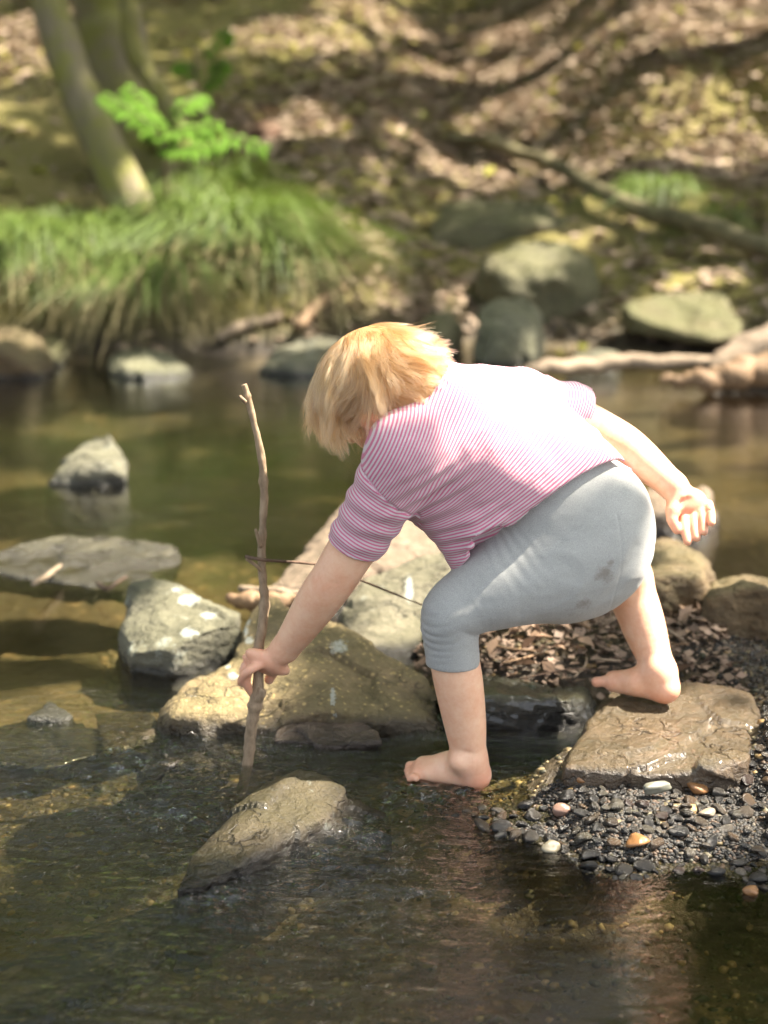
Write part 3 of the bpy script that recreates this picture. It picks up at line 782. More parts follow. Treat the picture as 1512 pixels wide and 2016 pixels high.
LITC = [(P(1120, 855, 2.43), .085), (P(1225, 880, 2.56), .075), (P(515, 1000, 2.48), .05), (P(492, 830, 2.48), .05), (P(510, 1170, 2.48), .04), (P(498, 1420, 2.48), .04), (P(1350, 995, 2.53), .07), (P(1290, 930, 2.55), .06), (P(1285, 1180, 2.6), .09), (P(1300, 1280, 2.57), .08), (P(1300, 1355, 2.56), .06), (P(745, 740, 2.43), .10), (P(850, 760, 2.45), .04), (P(515, 1300, 2.47), .035)]
LITP = np.concatenate([LITP, np.array([c for c, r in LITC])])
LITR = np.array([r * ((0.95 if b < 220 else 0.65) if b < 590 and not (c and a < 700) else 1.0) for a, b, c, r in LIT] + [r for c, r in LITC])
NCH = len(LITC)
def canopy_keep(C, only_lit=False):  # canopy gaps are cut along the sun's line to light the listed spots
    t = (C[:, 2] - 0.1) / sun_v[2]; g = C - sun_v * t[:, None]
    hz = np.maximum(terrain(g[:, 0], g[:, 1]), 0); g = C - sun_v * ((C[:, 2] - hz) / sun_v[2])[:, None]
    n = np.clip(1.0 + 0.35 * fbm2(g[:, 0] * 3.1, g[:, 1] * 3.1, 3, 41), 0.75, 1.35)
    keep = np.ones(len(C), bool)
    for ii, (p, r) in enumerate(zip(LITP, LITR)):
        q = C - p; along = q @ sun_v; dist = np.linalg.norm(q - along[:, None] * sun_v, axis=1)
        keep &= ~(dist < (r * n + (0.03 if p[1] < 3.2 else 0.07) if ii < len(LITP) - NCH else r + 0.04))
    if only_lit: return keep
    holes = fbm2(g[:, 0] * 1.9 + 7, g[:, 1] * 1.9, 4, 51)
    keep &= ~(holes > np.where(g[:, 1] > 6.4, 0.85, 0.55))
    return keep
NLEAF = 46000
C = np.stack([rs.uniform(-5.0, 11.5, NLEAF), rs.uniform(-3.5, 22, NLEAF), rs.uniform(4.6, 8.2, NLEAF)], 1)
C = np.concatenate([C, np.stack([rs.uniform(-1.5, 9.5, 44000), rs.uniform(1.0, 17.5, 44000), rs.uniform(4.6, 8.2, 44000)], 1)])
C[:, 2] += 0.20 * np.maximum(0, C[:, 1] - 6)
C = C + rs.normal(0, 0.12, C.shape)
C = C[canopy_keep(C)]
SHADE = [(800, 1360, .04, .12, 110), (740, 1310, .08, .12, 110), (700, 1420, .02, .10, 50), (1000, 1750, 0, .2, 50), (700, 1850, 0, .22, 40), (1000, 1950, 0, .25, 60), (300, 1850, 0, .3, 70), (1300, 1880, 0, .30, 190), (1150, 1820, 0, .2, 110), (850, 1820, 0, .18, 40), (1450, 1950, 0, .25, 110), (100, 1950, 0, .2, 80), (820, 200, 0, .5, 80), (900, 260, 0, .4, 60), (330, 620, 0, .35, 110), (60, 600, 0, .35, 90), (700, 640, 0, .3, 90), (1150, 640, 0, .25, 70),
         (40, 340, 0, .35, 90), (1500, 640, 0, .25, 60), (980, 180, 0, .35, 80), (520, 330, 0, .3, 60), (1080, 1400, 0, .10, 40)]  # spots where extra leaves are added overhead to cast shade
for a, b, c, r, n in SHADE:
    Y = np.linspace(1.2, 25, 4000); d = raydir(a, b); t = Y / d[1]; X = d[0] * t; Z = CAM_H + d[2] * t
    k = np.where(Z < np.maximum(terrain(X, Y), 0) + c)[0][0]; p0 = np.array([X[k], Y[k], Z[k]])
    al = rs.uniform(5.2, 8.5, n) / sun_v[2]; e1 = nrm(np.cross(sun_v, [0, 0, 1.0])); e2_ = np.cross(sun_v, e1)
    th = rs.uniform(0, 6.283, n); rr_ = np.sqrt(rs.uniform(0, 1, n)) * r
    C = np.concatenate([C, p0 + al[:, None] * sun_v + (np.cos(th) * rr_)[:, None] * e1 + (np.sin(th) * rr_)[:, None] * e2_])
for p0, r, n in ((P(870, 950, 2.36), .13, 60), (P(790, 880, 2.33), .09, 40), (P(980, 1010, 2.34), .11, 55), (P(700, 1060, 2.36), .09, 40), (P(1020, 1120, 2.38), .12, 60), (P(880, 1200, 2.35), .08, 35), (P(1130, 1090, 2.37), .10, 50)):  # unseen leaf clumps added up the sun's line to shade the child
    al = rs.uniform(4.6, 7.5, n) / sun_v[2]; th = rs.uniform(0, 6.283, n); rr_ = np.sqrt(rs.uniform(0, 1, n)) * r
    Q = p0 + al[:, None] * sun_v + (np.cos(th) * rr_)[:, None] * e1 + (np.sin(th) * rr_)[:, None] * e2_
    C = np.concatenate([C, Q])
C = C[canopy_keep(C, True)]
C = C[~((np.abs(C[:, 0] + 0.2) < 1.9) & (C[:, 1] > 5.0) & (C[:, 1] < 9.6) & (rs.uniform(0, 1, len(C)) < 0.75))]  # leaves thinned here so the ripples mirror open sky
# ---- trees: the two that stand in the picture, and unseen neighbours, crowns arranged for sun and shade
def limbs(base_path, radii, targets, rng):
    parts = [tube(base_path, radii, 14, rough=0.012)]
    top = base_path[-1]
    for tgt in targets:
        k = int(rng.integers(len(base_path) * 2 // 3, len(base_path)))
        s0 = base_path[k]; r0 = radii[k] * 0.32
        mid = (s0 + tgt) / 2 + np.array([0, 0, 0.35]) + rng.normal(0, 0.15, 3)
        pa = smooth_path([s0, (s0 + mid) / 2 + rng.normal(0, .05, 3), mid, tgt], 10)
        parts.append(tube(pa, np.linspace(r0, 0.015, 10), 6))
    return joinVF(parts)
def px_path(pts, Y):
    return np.array([P(x, y, Y + (dy if dy else 0)) for x, y, dy in pts])
gb = Gt(285, 455); YT = gb[1]
t1 = px_path([(300, 520, -.05), (283, 460, 0), (258, 400, .05), (212, 305, .1), (165, 205, .15), (118, 85, .2), (85, -30, .25)], YT)
t1 = np.concatenate([t1, t1[-1:] + np.array([[-.25, .1, .8], [-.35, .1, 1.9], [-.3, 0, 3.2], [-.1, -.2, 4.6]])])
t2 = px_path([(300, 440, 0.25), (285, 370, .3), (262, 280, .35), (235, 160, .4), (212, 40, .45), (200, -30, .45)], YT + 0.25)
t2 = np.concatenate([t2, t2[-1:] + np.array([[-.1, .1, .8], [-.2, .3, 1.9], [0, .4, 3.4], [.2, .4, 5.0]])])
t3 = px_path([(345, 240, .2), (318, 190, .2), (283, 135, .2), (262, 95, .2), (256, 30, .2), (252, -30, .2)], YT + 0.1)
t3 = np.concatenate([[t2[1] * 0.3 + t2[2] * 0.7 + np.array([0.1, -0.1, 0.1]), ], [P(352, 300, YT + .25)], t3, t3[-1:] + np.array([[.05, 0, .8], [.2, .1, 1.8], [.3, 0, 3.0]])])
owners = [('leaning', t1, (0.105, 0.05), 'leaning grey trunk in the long grass, nearest of three stems', BARK),
          ('thick', t2, (0.20, 0.09), 'thick shadowed trunk standing behind the leaning grey one', BARK),
          ('thin', t3, (0.045, 0.03), 'thin yellow mossy stem rising right of the thick trunk', BARK2)]
extra = [(3.6, 9.8), (5.8, 4.6), (5.2, 0.4), (-4.6, 4.5), (8.5, 8.5), (2.0, 14.5), (7.0, 14.0), (-2.5, 13.5), (4.8, 19.0), (-3.5, 0.2)]
tr_list = []
for nm_, path, (r0, r1), lab, bk in owners:
    pth = smooth_path(path, 30); rad = np.linspace(1, 0, 30) ** 0.8 * (r0 - r1) + r1
    rad[:4] *= np.array([1.35, 1.2, 1.1, 1.04])
    tr_list.append((pth, rad, lab, bk, None))
for k, (x, y) in enumerate(extra):
    z0 = float(terrain(np.array([x]), np.array([y]))[0]) - 0.1
    pts = [np.array([x, y, z0])]
    for j in range(6): pts.append(pts[-1] + np.array([rs.normal(-.04, .12), rs.normal(0, .12), 1.15]))
    tr_list.append((smooth_path(pts, 24), np.linspace(0.19, 0.07, 24), None, BARK, (x, y)))
crown_c = np.array([t[0][-1] for t in tr_list])
own = np.argmin(((C[:, None, :2] - crown_c[None, :, :2]) ** 2).sum(-1) + np.array([0, 0, 30] + [0] * len(extra)), 1)
where = ['to the right beyond the far bank', 'out of frame right of the pool', 'out of frame right of the camera', 'out of frame left of the pool', 'far out of frame to the right',
         'high up the hill above the frame', 'high on the hill to the right above the frame', 'on the hill behind the trunk trio', 'at the top of the wooded hill', 'behind the camera on the left']
for i, (pth, rad, lab, bk, xy) in enumerate(tr_list):
    root = bpy.data.objects.new('tree', None); COL.objects.link(root); root.location = pth[1]
    off = pth[1]
    Ci = C[own == i]
    tg = Ci[rs.integers(0, len(Ci), 6)] if len(Ci) > 20 else []
    V, F = limbs(pth, rad, tg, rs)
    link('trunk', mesh_np('trunk', V - off, F, bk), root)
    if len(Ci):
        V, F, T = leaf_quads(Ci, rs.uniform(0.14, 0.26, len(Ci)), 0.45)
        link('crown', mesh_np('crown', V - off, F, LEAFM, False, {'tint': T}), root)  # includes the leaf clumps added only to cast shade
    tag(root, lab or ('leafy tree, crown set for shade, ' + where[i - 3]), 'tree', 'woodland trees round the stream')
# ---- screen of trees further up the slope, seen only mirrored in the pool
def tall_tree(x, y, label, seed, h=9.0):
    r = np.random.default_rng(seed)
    z0 = float(terrain(np.array([x]), np.array([y]))[0]) - 0.1
    pts = [np.array([0, 0, 0.0])]
    for j in range(6): pts.append(pts[-1] + np.array([r.normal(0, .15), r.normal(0, .15), h / 6]))
    pth = smooth_path(pts, 20)
    n = 2600
    u = nrm(r.normal(0, 1, (n, 3))) * (r.uniform(0, 1, (n, 1)) ** 0.45) * np.array([2.4, 2.4, h * 0.42]) + np.array([0, 0, h * 0.62])
    u = u[fbm(u * 0.9, 3, seed) > -0.25]
    root = bpy.data.objects.new('tree', None); COL.objects.link(root); root.location = (x, y, z0)
    V, F = limbs(pth, np.linspace(0.2, 0.05, 20), u[:8], r)
    link('trunk', mesh_np('trunk', V, F, BARK), root)
    V, F, T = leaf_quads(u, r.uniform(0.34, 0.6, len(u)), 0.3, r)
    link('crown', mesh_np('crown', V, F, LEAFM, False, {'tint': T}), root)
    tag(root, label, 'tree', 'woodland trees up the slope')
for k, (x, y, w) in enumerate([(-5.5, 15.0, 'second from the left in the front row'), (-2.2, 16.5, 'front row, left of the middle'), (0.8, 16.0, 'front row, in the middle'), (3.4, 17.0, 'front row, right of the middle'), (6.2, 16.5, 'front row, right'), (-9.8, 14.0, 'front row, extreme left'), (5.0, 22.0, 'back row, right of the middle'), (9.8, 14.5, 'front row, extreme right'), (-6.5, 22.0, 'back row, left'), (-7.5, 17, 'far left'), (-4.2, 20, 'left of centre'), (-1.0, 23, 'in the middle'), (1.8, 21, 'just right of the middle'), (9.5, 19, 'far right'), (-8.5, 10, 'low on the left'), (-7.5, 5.5, 'beside the pool on the left'), (12.5, 13, 'on the extreme right'), (12.0, 5.0, 'low on the right')]):
    tall_tree(x, y, 'dark tree on the wooded slope above, ' + w, 100 + k)

# ---- grass
GRASS = mat_leaf('sedge', (0.060, 0.115, 0.012), (0.155, 0.205, 0.040), 0.35, 0.55)
STRAW = mat_leaf('dry_sedge', (0.20, 0.17, 0.07), (0.32, 0.27, 0.13), 0.3, 0.7)
def blades(n, R, L, droop, seed, wid=0.0032, lean=(0, 0), out=1.0):
    r = np.random.default_rng(seed); S = 7
    a = r.uniform(0, 2 * math.pi, n); rr = R * np.sqrt(r.uniform(0, 1, n))
    b = np.stack([np.cos(a) * rr, np.sin(a) * rr, np.zeros(n)], 1)
    az = a + r.normal(0, 0.9, n); o = np.stack([np.cos(az), np.sin(az), 0 * az], 1) * out + np.array([lean[0], lean[1], 0])
    ln = L * r.uniform(0.35, 1.15, n); lift = r.uniform(0.35, 1.45, n)
    t = np.linspace(0, 1, S)[None, :, None]
    pos = b[:, None] + o[:, None] * (ln[:, None, None] * (0.15 * t + 0.75 * t ** 1.5) * (1.5 - lift[:, None, None] * 0.6)) + np.array([0, 0, 1.0]) * (ln * lift)[:, None, None] * (0.95 * t - droop * t ** 2.2)
    side = nrm(np.cross(o, [0, 0, 1.0]))[:, None]
    w = wid * (1 - t ** 2 * 0.95) * r.uniform(0.7, 1.3, (n, 1, 1))
    Lq, Rq = pos - side * w, pos + side * w + np.array([0, 0, 0.001])
    V = np.stack([Lq, Rq], 2).reshape(-1, 3)
    i = (np.arange(n)[:, None] * S + np.arange(S - 1)[None]) * 2
    F = np.stack([i, i + 1, i + 3, i + 2], -1).reshape(-1, 4)
    return V, F, np.repeat(r.uniform(0, 1, n), S * 2)
def tuft(px, py, n, R, L, droop, seed, label, lean=(0, -0.25), straw=0.25, lift=0.0):
    g = Gt(px, py); g[2] += lift
    root = bpy.data.objects.new('grass_tuft', None); COL.objects.link(root); root.location = g
    V, F, T = blades(n, R, L, droop, seed, lean=lean)
    link('green_blades', mesh_np('green_blades', V, F, GRASS, False, {'tint': T}), root)
    if straw:
        V, F, T = blades(int(n * straw), R * 1.05, L * 0.85, droop * 1.5, seed + 1, lean=(lean[0], lean[1] * 1.6))
        link('dry_blades', mesh_np('dry_blades', V, F, STRAW, False, {'tint': T}), root)
    tag(root, label, 'grass', 'arching grass tufts on the far bank')
tuft(455, 465, 2200, 0.26, 0.52, 0.95, 201, 'largest arching grass tuft, right of the leaning trunk', (0.1, -0.35), 0.4)
tuft(300, 540, 900, 0.20, 0.40, 1.2, 202, 'grass tuft spilling down the bank in front of the leaning trunk', (0, -0.5), 0.6)
tuft(140, 490, 1400, 0.24, 0.46, 1.05, 203, 'bright grass tuft left of the leaning trunk', (-0.1, -0.4), 0.35)
tuft(10, 500, 1100, 0.24, 0.44, 1.1, 204, 'grass tuft cut by the left edge of the picture', (0, -0.4), 0.4)
tuft(540, 500, 700, 0.18, 0.48, 1.2, 205, 'thin right hand fringe of the long bank grass', (0.3, -0.4), 0.5)
tuft(420, 390, 600, 0.16, 0.44, 0.8, 208, 'upright grass tuft at the back beside the thick trunk', (0.1, -0.1), 0.1)
tuft(1290, 385, 420, 0.11, 0.34, 1.25, 206, 'small vivid grass clump on the right of the hillside', (0, -0.3), 0.15)
tuft(1400, 440, 240, 0.14, 0.30, 1.3, 207, 'sparse drooping grass to the right of the small vivid clump', (0.1, -0.3), 0.7)
tuft(1010, 430, 60, 0.05, 0.10, 0.9, 209, 'tiny grass sprig behind the long flat mossy stone', (0, -0.1), 0)
# ---- seedling leaves (the bright compound leaves in the sun)
FRESH = mat_leaf('fresh_leaf', (0.085, 0.19, 0.010), (0.15, 0.29, 0.022), 0.5, 0.9)
TWIG = M('thin_twig').pbr((0.10, 0.075, 0.035), 0.7)
def fronds(label, stem, fr, seed, Y):
    r = np.random.default_rng(seed)
    pts = [P(x, y, Y + d) for x, y, d in stem]; o = pts[0]
    root = bpy.data.objects.new('sapling', None); COL.objects.link(root); root.location = o
    parts = [tube(smooth_path(pts, 14), np.linspace(0.012, 0.006, 14), 6)]
    LV, LF, LT, k = [], [], [], 0
    for pl in fr:
        q = smooth_path([P(x, y, Y + d) for x, y, d in pl], 13)
        parts.append(tube(q, np.linspace(0.005, 0.002, 13), 5))
        T = nrm(np.gradient(q, axis=0))
        for i in range(2, 13):
            for sg in (-1, 1):
                side = nrm(np.cross(T[i], [0, -0.5, 0.9])) * sg
                dr = nrm(side + T[i] * 0.45 + r.normal(0, .12, 3) + np.array([0, 0, -0.12])); Lf = 0.082 * (1 - abs(i - 7) / 14) * r.uniform(0.8, 1.15)
                w = nrm(np.cross(dr, [0, -0.6, 0.8])) * Lf * 0.23; b = q[i]; nn = np.array([0, 0, 0.01])
                vs_ = [b, b + dr * Lf * .3 + w - nn, b + dr * Lf * .3 - w - nn, b + dr * Lf * .7 + w * .8 - nn, b + dr * Lf * .7 - w * .8 - nn, b + dr * Lf - nn * 3]
                LV += vs_ + [vs_[5]]; LF += [[k, k + 2, k + 1, k + 1], [k + 1, k + 2, k + 4, k + 3], [k + 3, k + 4, k + 5, k + 6]]; LT += [r.uniform()] * 7; k += 7
    LF = [f_ if len(set(f_)) == 4 else [f_[0], f_[1], f_[2], f_[2]] for f_ in LF]
    V, F = joinVF(parts); link('stem', mesh_np('stem', V - o, F, TWIG), root)
    LV = np.array(LV); tri = [f_ for f_ in LF]
    # fold the triangles into slim quads so that every face has four corners
    quads = []
    for f_ in tri:
        if len(set(f_)) == 3:
            a, b_, c = f_[0], f_[1], f_[2]
            LV = np.concatenate([LV, ((LV[b_] + LV[c]) / 2)[None]]); LT.append(0.5); quads.append([a, b_, len(LV) - 1, c])
        else: quads.append(f_)
    link('leaves', mesh_np('leaves', LV - o, np.array(quads), FRESH, False, {'tint': np.array(LT)}), root)
    tag(root, label, 'sapling')
fronds('bright green feathery sapling leaves lit by sun beside the trunks', [(330, 420, .1), (325, 330, 0.05), (315, 270, 0)],
       [[(315, 275, 0), (270, 225, 0), (205, 185, 0)], [(315, 270, 0), (300, 215, -.1), (250, 170, -.1)], [(318, 270, 0), (360, 205, 0), (395, 185, .1)],
        [(318, 285, 0), (400, 255, -.1), (520, 285, -.15)], [(318, 270, 0), (350, 255, -.1), (430, 240, -.1)], [(316, 290, 0), (360, 290, -.2), (440, 280, -.25)], [(315, 280, 0), (300, 245, 0), (280, 200, .1)]], 5, YT - 0.25)
fronds('faint young sprigs growing on the slope right of the thick trunk', [(395, 300, .3), (390, 200, .3), (380, 90, .3)],
       [[(392, 180, .3), (420, 150, .3), (440, 120, .3)], [(390, 160, .3), (370, 130, .3), (350, 125, .3)], [(395, 110, .3), (430, 80, .3), (450, 60, .3)]], 6, YT + 0.4)

# ---- dead leaves on the hill
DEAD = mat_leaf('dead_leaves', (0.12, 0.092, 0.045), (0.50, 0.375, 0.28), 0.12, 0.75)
DEADB = mat_leaf('brown_dead_leaves', (0.075, 0.048, 0.030), (0.33, 0.235, 0.17), 0.12, 0.7)
def scatter_on_ground(n, x0, x1, y0, y1, dens, lift):
    x = rs.uniform(x0, x1, n); y = rs.uniform(y0, y1, n)
    k = dens(x, y); ok = rs.uniform(0, 1, n) < k; x, y = x[ok], y[ok]
    return np.stack([x, y, terrain(x, y) + lift], 1)
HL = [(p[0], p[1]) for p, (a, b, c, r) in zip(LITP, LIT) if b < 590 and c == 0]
def near_lit(x, y): return sum(np.exp(-(((x - a) / 0.42) ** 2 + ((y - b) / 0.6) ** 2)) for a, b in HL)  # pale litter is heaped under the sun flecks to brighten them
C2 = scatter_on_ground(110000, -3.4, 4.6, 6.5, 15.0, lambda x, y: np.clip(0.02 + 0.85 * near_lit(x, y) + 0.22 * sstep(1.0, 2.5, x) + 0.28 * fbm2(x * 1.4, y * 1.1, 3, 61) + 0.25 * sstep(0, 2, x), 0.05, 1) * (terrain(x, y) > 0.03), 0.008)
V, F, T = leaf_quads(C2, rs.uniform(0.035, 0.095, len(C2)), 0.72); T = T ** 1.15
tag(link('leaf_litter', mesh_np('leaf_litter', V, F, DEAD, False, {'tint': T})), 'pale dry fallen leaves on the far hillside, densest to brighten the sun patches', 'dead leaves', kind='stuff')
C3 = scatter_on_ground(4800, -0.0, 0.62, 2.72, 3.32, lambda x, y: (terrain(x, y) > -0.004) * 1.0, 0.006)
C3[:, 2] += rs.uniform(0, 0.016, len(C3))
V, F, T = leaf_quads(C3, 0.005 + 0.024 * rs.uniform(0, 1, len(C3)) ** 2, 0.66, aspect=0.8, curl=0.2)
tag(link('leaf_drift', mesh_np('leaf_drift', V, F, DEADB, False, {'tint': T})), 'drift of brown dead leaves caught between the rocks behind the legs', 'dead leaves', kind='stuff')
C5 = scatter_on_ground(170, 0.02, 0.58, 2.74, 3.28, lambda x, y: (terrain(x, y) > 0.0) * 1.0, 0.022)
V, F, T = leaf_quads(C5, rs.uniform(0.026, 0.052, len(C5)), 0.55, aspect=0.5, curl=0.25)
BIGL = mat_leaf('large_dead_leaves', (0.09, 0.050, 0.028), (0.40, 0.27, 0.18), 0.12, 0.6)
tag(link('large_leaf_scatter', mesh_np('large_leaf_scatter', V, F, BIGL, False, {'tint': T})), 'larger curled tan leaves on top of the leaf drift', 'dead leaves', kind='stuff')
FRESHY = mat_leaf('yellow_green_leaves', (0.22, 0.25, 0.04), (0.40, 0.36, 0.07), 0.3, 0.5)
C4 = scatter_on_ground(1500, -3.0, 4.4, 6.6, 15, lambda x, y: 0.35 + 0 * x, 0.02)
V, F, T = leaf_quads(C4, rs.uniform(0.05, 0.10, len(C4)), 0.6)
tag(link('green_leaf_scatter', mesh_np('green_leaf_scatter', V, F, FRESHY, False, {'tint': T})), 'scattered yellow green leaves lying over the hillside litter', 'fallen leaves', kind='stuff')
# ================================================================== wood, pebbles
def mat_wood(name, a, b, sc=(90, 90, 20), rough=0.75):
    m = M(name); p = m.coord()
    s = m.noise(1, 6, 0.7, m.mapping(p, sc)); q = m.noise(30, 4, 0.6, p)
    c = m.mix(m.ramp(s, [(0.35, 0.0), (0.65, 1.0)]), a, b); c = m.mix(m.math('MULTIPLY', m.ramp(q, [(0.5, 0.0), (0.7, 1.0)]), 0.6), c, tuple(v * 0.45 for v in a))
    return m.pbr(c, rough, m.bump(m.math('ADD', s, q), 0.9, 0.004))
STICK = mat_wood('stick_bark', (0.21, 0.145, 0.085), (0.40, 0.29, 0.185))
TWIGM = mat_wood('dark_twig', (0.07, 0.04, 0.025), (0.16, 0.10, 0.065))
PALE = mat_wood('pale_driftwood', (0.17, 0.125, 0.08), (0.33, 0.25, 0.17), (40, 40, 40))
BROWNW = mat_wood('brown_driftwood', (0.13, 0.075, 0.036), (0.28, 0.18, 0.10), (40, 40, 40))
DARKW = mat_wood('mossy_dark_branch', (0.06, 0.05, 0.02), (0.15, 0.13, 0.06), (12, 12, 12))
def wood(name, label, cat, pts, radii, mat, group=None, sides=8, n=30, rough=0.001, parent=None, seed=0):
    pa = smooth_path(pts, n); rr = np.interp(np.linspace(0, 1, n), np.linspace(0, 1, len(radii)), radii)
    pa = pa + np.stack([fbm(np.stack([np.arange(n) * .35, np.full(n, k * 7.), np.full(n, seed * 3.)], -1), 2, seed + k) for k in range(3)], -1) * np.mean(radii) * 0.35
    V, F = tube(pa, rr, sides, seed=seed, rough=rough)
    if parent is not None:
        return link(name, mesh_np(name, V - np.array(parent.location), F, mat), parent)
    o = link(name, mesh_np(name, V, F, mat)); recenter(o)
    return tag(o, label, cat, group)
# the held stick
sy = 2.474
spts = [(480, 757), (486, 775), (497, 820), (511, 880), (518, 930), (520, 985), (517, 1040), (515, 1100), (518, 1150), (521, 1190), (516, 1235), (509, 1280), (509, 1330), (506, 1370), (499, 1405), (493, 1450), (488, 1500), (478, 1550), (474, 1570)]
srad = [.0042, .0044, .005, .0054, .0060, .0064, .0056, .0062, .0062, .0078, .0080, .0086, .0086, .0125, .0105, .0102, .0098, .0088, .0080]
root = bpy.data.objects.new('stick', None); COL.objects.link(root); root.location = P(478, 1550, sy)
tag(root, 'tall thin crooked stick held upright in the left hand, its foot in the water', 'stick')
pp = smooth_path([P(x, y, sy + (0.01 if y < 1200 else 0)) for x, y in spts], 130)
rr = np.interp(np.linspace(0, 1, 130), np.linspace(0, 1, len(srad)), srad)
tt = np.linspace(0, 1, 130)
rr = rr * np.interp(tt, [0, .5, .7, 1], [1, 1, .86, .84])
for c, w, a in ((0.06, .006, .0016), (0.24, .006, .0012), (0.345, .005, .0018), (0.46, .008, .0012), (0.50, .006, .0014), (0.62, .006, .0014), (0.755, .010, .0030), (0.79, .006, .002), (0.86, .008, .0015), (.92, .006, .0012)):
    rr = rr + a * np.exp(-((tt - c) / w) ** 2)
V, F = tube(pp, rr, 16, seed=3, rough=0.0009)
link('shaft', mesh_np('shaft', V - np.array(root.location), F, STICK), root)
wood('side_twig', None, None, [P(518, 1128, sy + .008), P(503, 1112, sy), P(486, 1099, sy - .004)], [.0030, .0027, .0026], STICK, n=12, parent=root, rough=.0004)
wood('side_twig', None, None, [P(485, 1096, sy - .004), P(520, 1102, sy - .010), P(600, 1108, sy + .05), P(650, 1118, sy + .12), P(720, 1146, sy + .18), P(790, 1175, sy + .24), P(835, 1192, sy + .28)], [.0028, .0026, .0023, .0021, .0019, .0016, .0012], TWIGM, n=40, parent=root, rough=.0004)
wood('twig_stub', None, None, [P(514, 1078, sy), P(507, 1055, sy - .003), P(504, 1040, sy - .004)], [.0034, .0026, .0018], STICK, n=8, parent=root, rough=.0003)
wood('twig_stub', None, None, [P(484, 792, sy), P(477, 786, sy - .004), P(473, 779, sy - .004)], [.0032, .0030, .0020], STICK, n=8, parent=root, rough=.0003)
wood('twig_stub', None, None, [P(505, 1385, sy), P(516, 1366, sy - .006), P(519, 1356, sy - .008)], [.0085, .0072, .0062], STICK, n=8, parent=root, rough=.0005)
# driftwood and debris sticks
DS = 'sticks in the drift of dead leaves'
zz = [([(925, 1238), (985, 1262), (1040, 1285)], .0035, PALE, 'curved pale stick touching the back of the bent knee'),
      ([(1048, 1210), (1090, 1232), (1136, 1258)], .0055, PALE, 'pair-like straight stick slanting down under the seat'),
      ([(1048, 1240), (1120, 1245), (1230, 1258)], .0045, PALE, 'long level stick under the seat'),
      ([(1080, 1262), (1096, 1236), (1112, 1214)], .0038, PALE, 'short upright stick crossing the long level one'),
      ([(1104, 1298), (1150, 1272), (1187, 1243)], .0045, PALE, 'stick rising to the right across the leaves'),
      ([(978, 1344), (1015, 1325), (1060, 1312)], .0048, PALE, 'pale curved stick lying low on the leaf drift'),
      ([(1038, 1290), (1080, 1300), (1122, 1325)], .0042, BROWNW, 'brown stick bending down through the middle of the leaves'),
      ([(1150, 1235), (1180, 1260), (1200, 1300)], .0030, TWIGM, 'dark twig dropping beside the far shin')]
for k, (pl, r, mt, lab) in enumerate(zz):
    wood('debris_stick', lab, 'stick', [P(x, y, 2.90 + (1300 - y) / 1300 * 2.2 - .03) for x, y in pl], [r, r * .9, r * .6], mt, DS, 6, 14, .0005, seed=k + 1)
wood('debris_stick', 'long thin dark stick lying on the gravel right of the far shin', 'stick', [P(1325, 1283, 2.96), P(1400, 1286, 2.95), P(1530, 1290, 2.94)], [.006, .006, .004], DARKW, DS, 6, 16, .0006, seed=21)
wood('debris_stick', 'bent stick propped against the olive brown boulder', 'stick', [P(1330, 1205, 3.1), P(1350, 1235, 3.05), P(1385, 1275, 3.0)], [.005, .005, .004], TWIGM, DS, 6, 16, .0006, seed=22)
wood('driftwood', 'brown broken driftwood lump beyond the ochre boulder', 'driftwood', [P(455, 1180, 3.16), P(500, 1184, 3.14), P(548, 1186, 3.12), P(590, 1180, 3.12)], [.010, .022, .018, .008], BROWNW, None, 10, 24, .004, seed=23)
wood('driftwood', 'pale thin driftwood piece in front of the pinkish slab', 'driftwood', [P(470, 1158, 3.30), P(540, 1166, 3.26), P(600, 1166, 3.26)], [.007, .010, .006], PALE, None, 8, 24, .002, seed=24)
wood('debris_stick', 'short pale stick poking off the broad flat slab at the left', 'stick', [P(66, 1150, 3.32), P(90, 1135, 3.40), P(120, 1112, 3.5)], [.006, .006, .004], PALE, None, 6, 12, .0006, seed=25)
wood('debris_stick', 'forked dark twig at the front of the broad flat slab', 'stick', [P(190, 1150, 3.38), P(212, 1158, 3.33), P(250, 1135, 3.38)], [.005, .005, .003], TWIGM, None, 6, 12, .0006, seed=26)
rt = np.random.default_rng(9)
for k in range(26):
    x = rt.uniform(0.10, 0.52); y = rt.uniform(2.74, 3.2); a = rt.uniform(0, 3.14); L_ = rt.uniform(0.05, 0.16)
    z = float(terrain(np.array([x]), np.array([y]))[0]) + rt.uniform(0.014, 0.03)
    d = np.array([math.cos(a), math.sin(a) * 0.8, rt.uniform(-.06, .16)]) * L_ / 2; c = np.array([x, y, z]); rr = rt.uniform(.0011, .0028)
    wood('debris_twig', 'thin broken twig tangled in the leaf drift behind the legs', 'twig', [c - d, c + rt.normal(0, .006, 3), c + d], [rr, rr * .9, rr * .5], [PALE, TWIGM, BROWNW][k % 3], 'thin twigs tangled in the leaf drift', 6, 12, .0003, seed=40 + k)
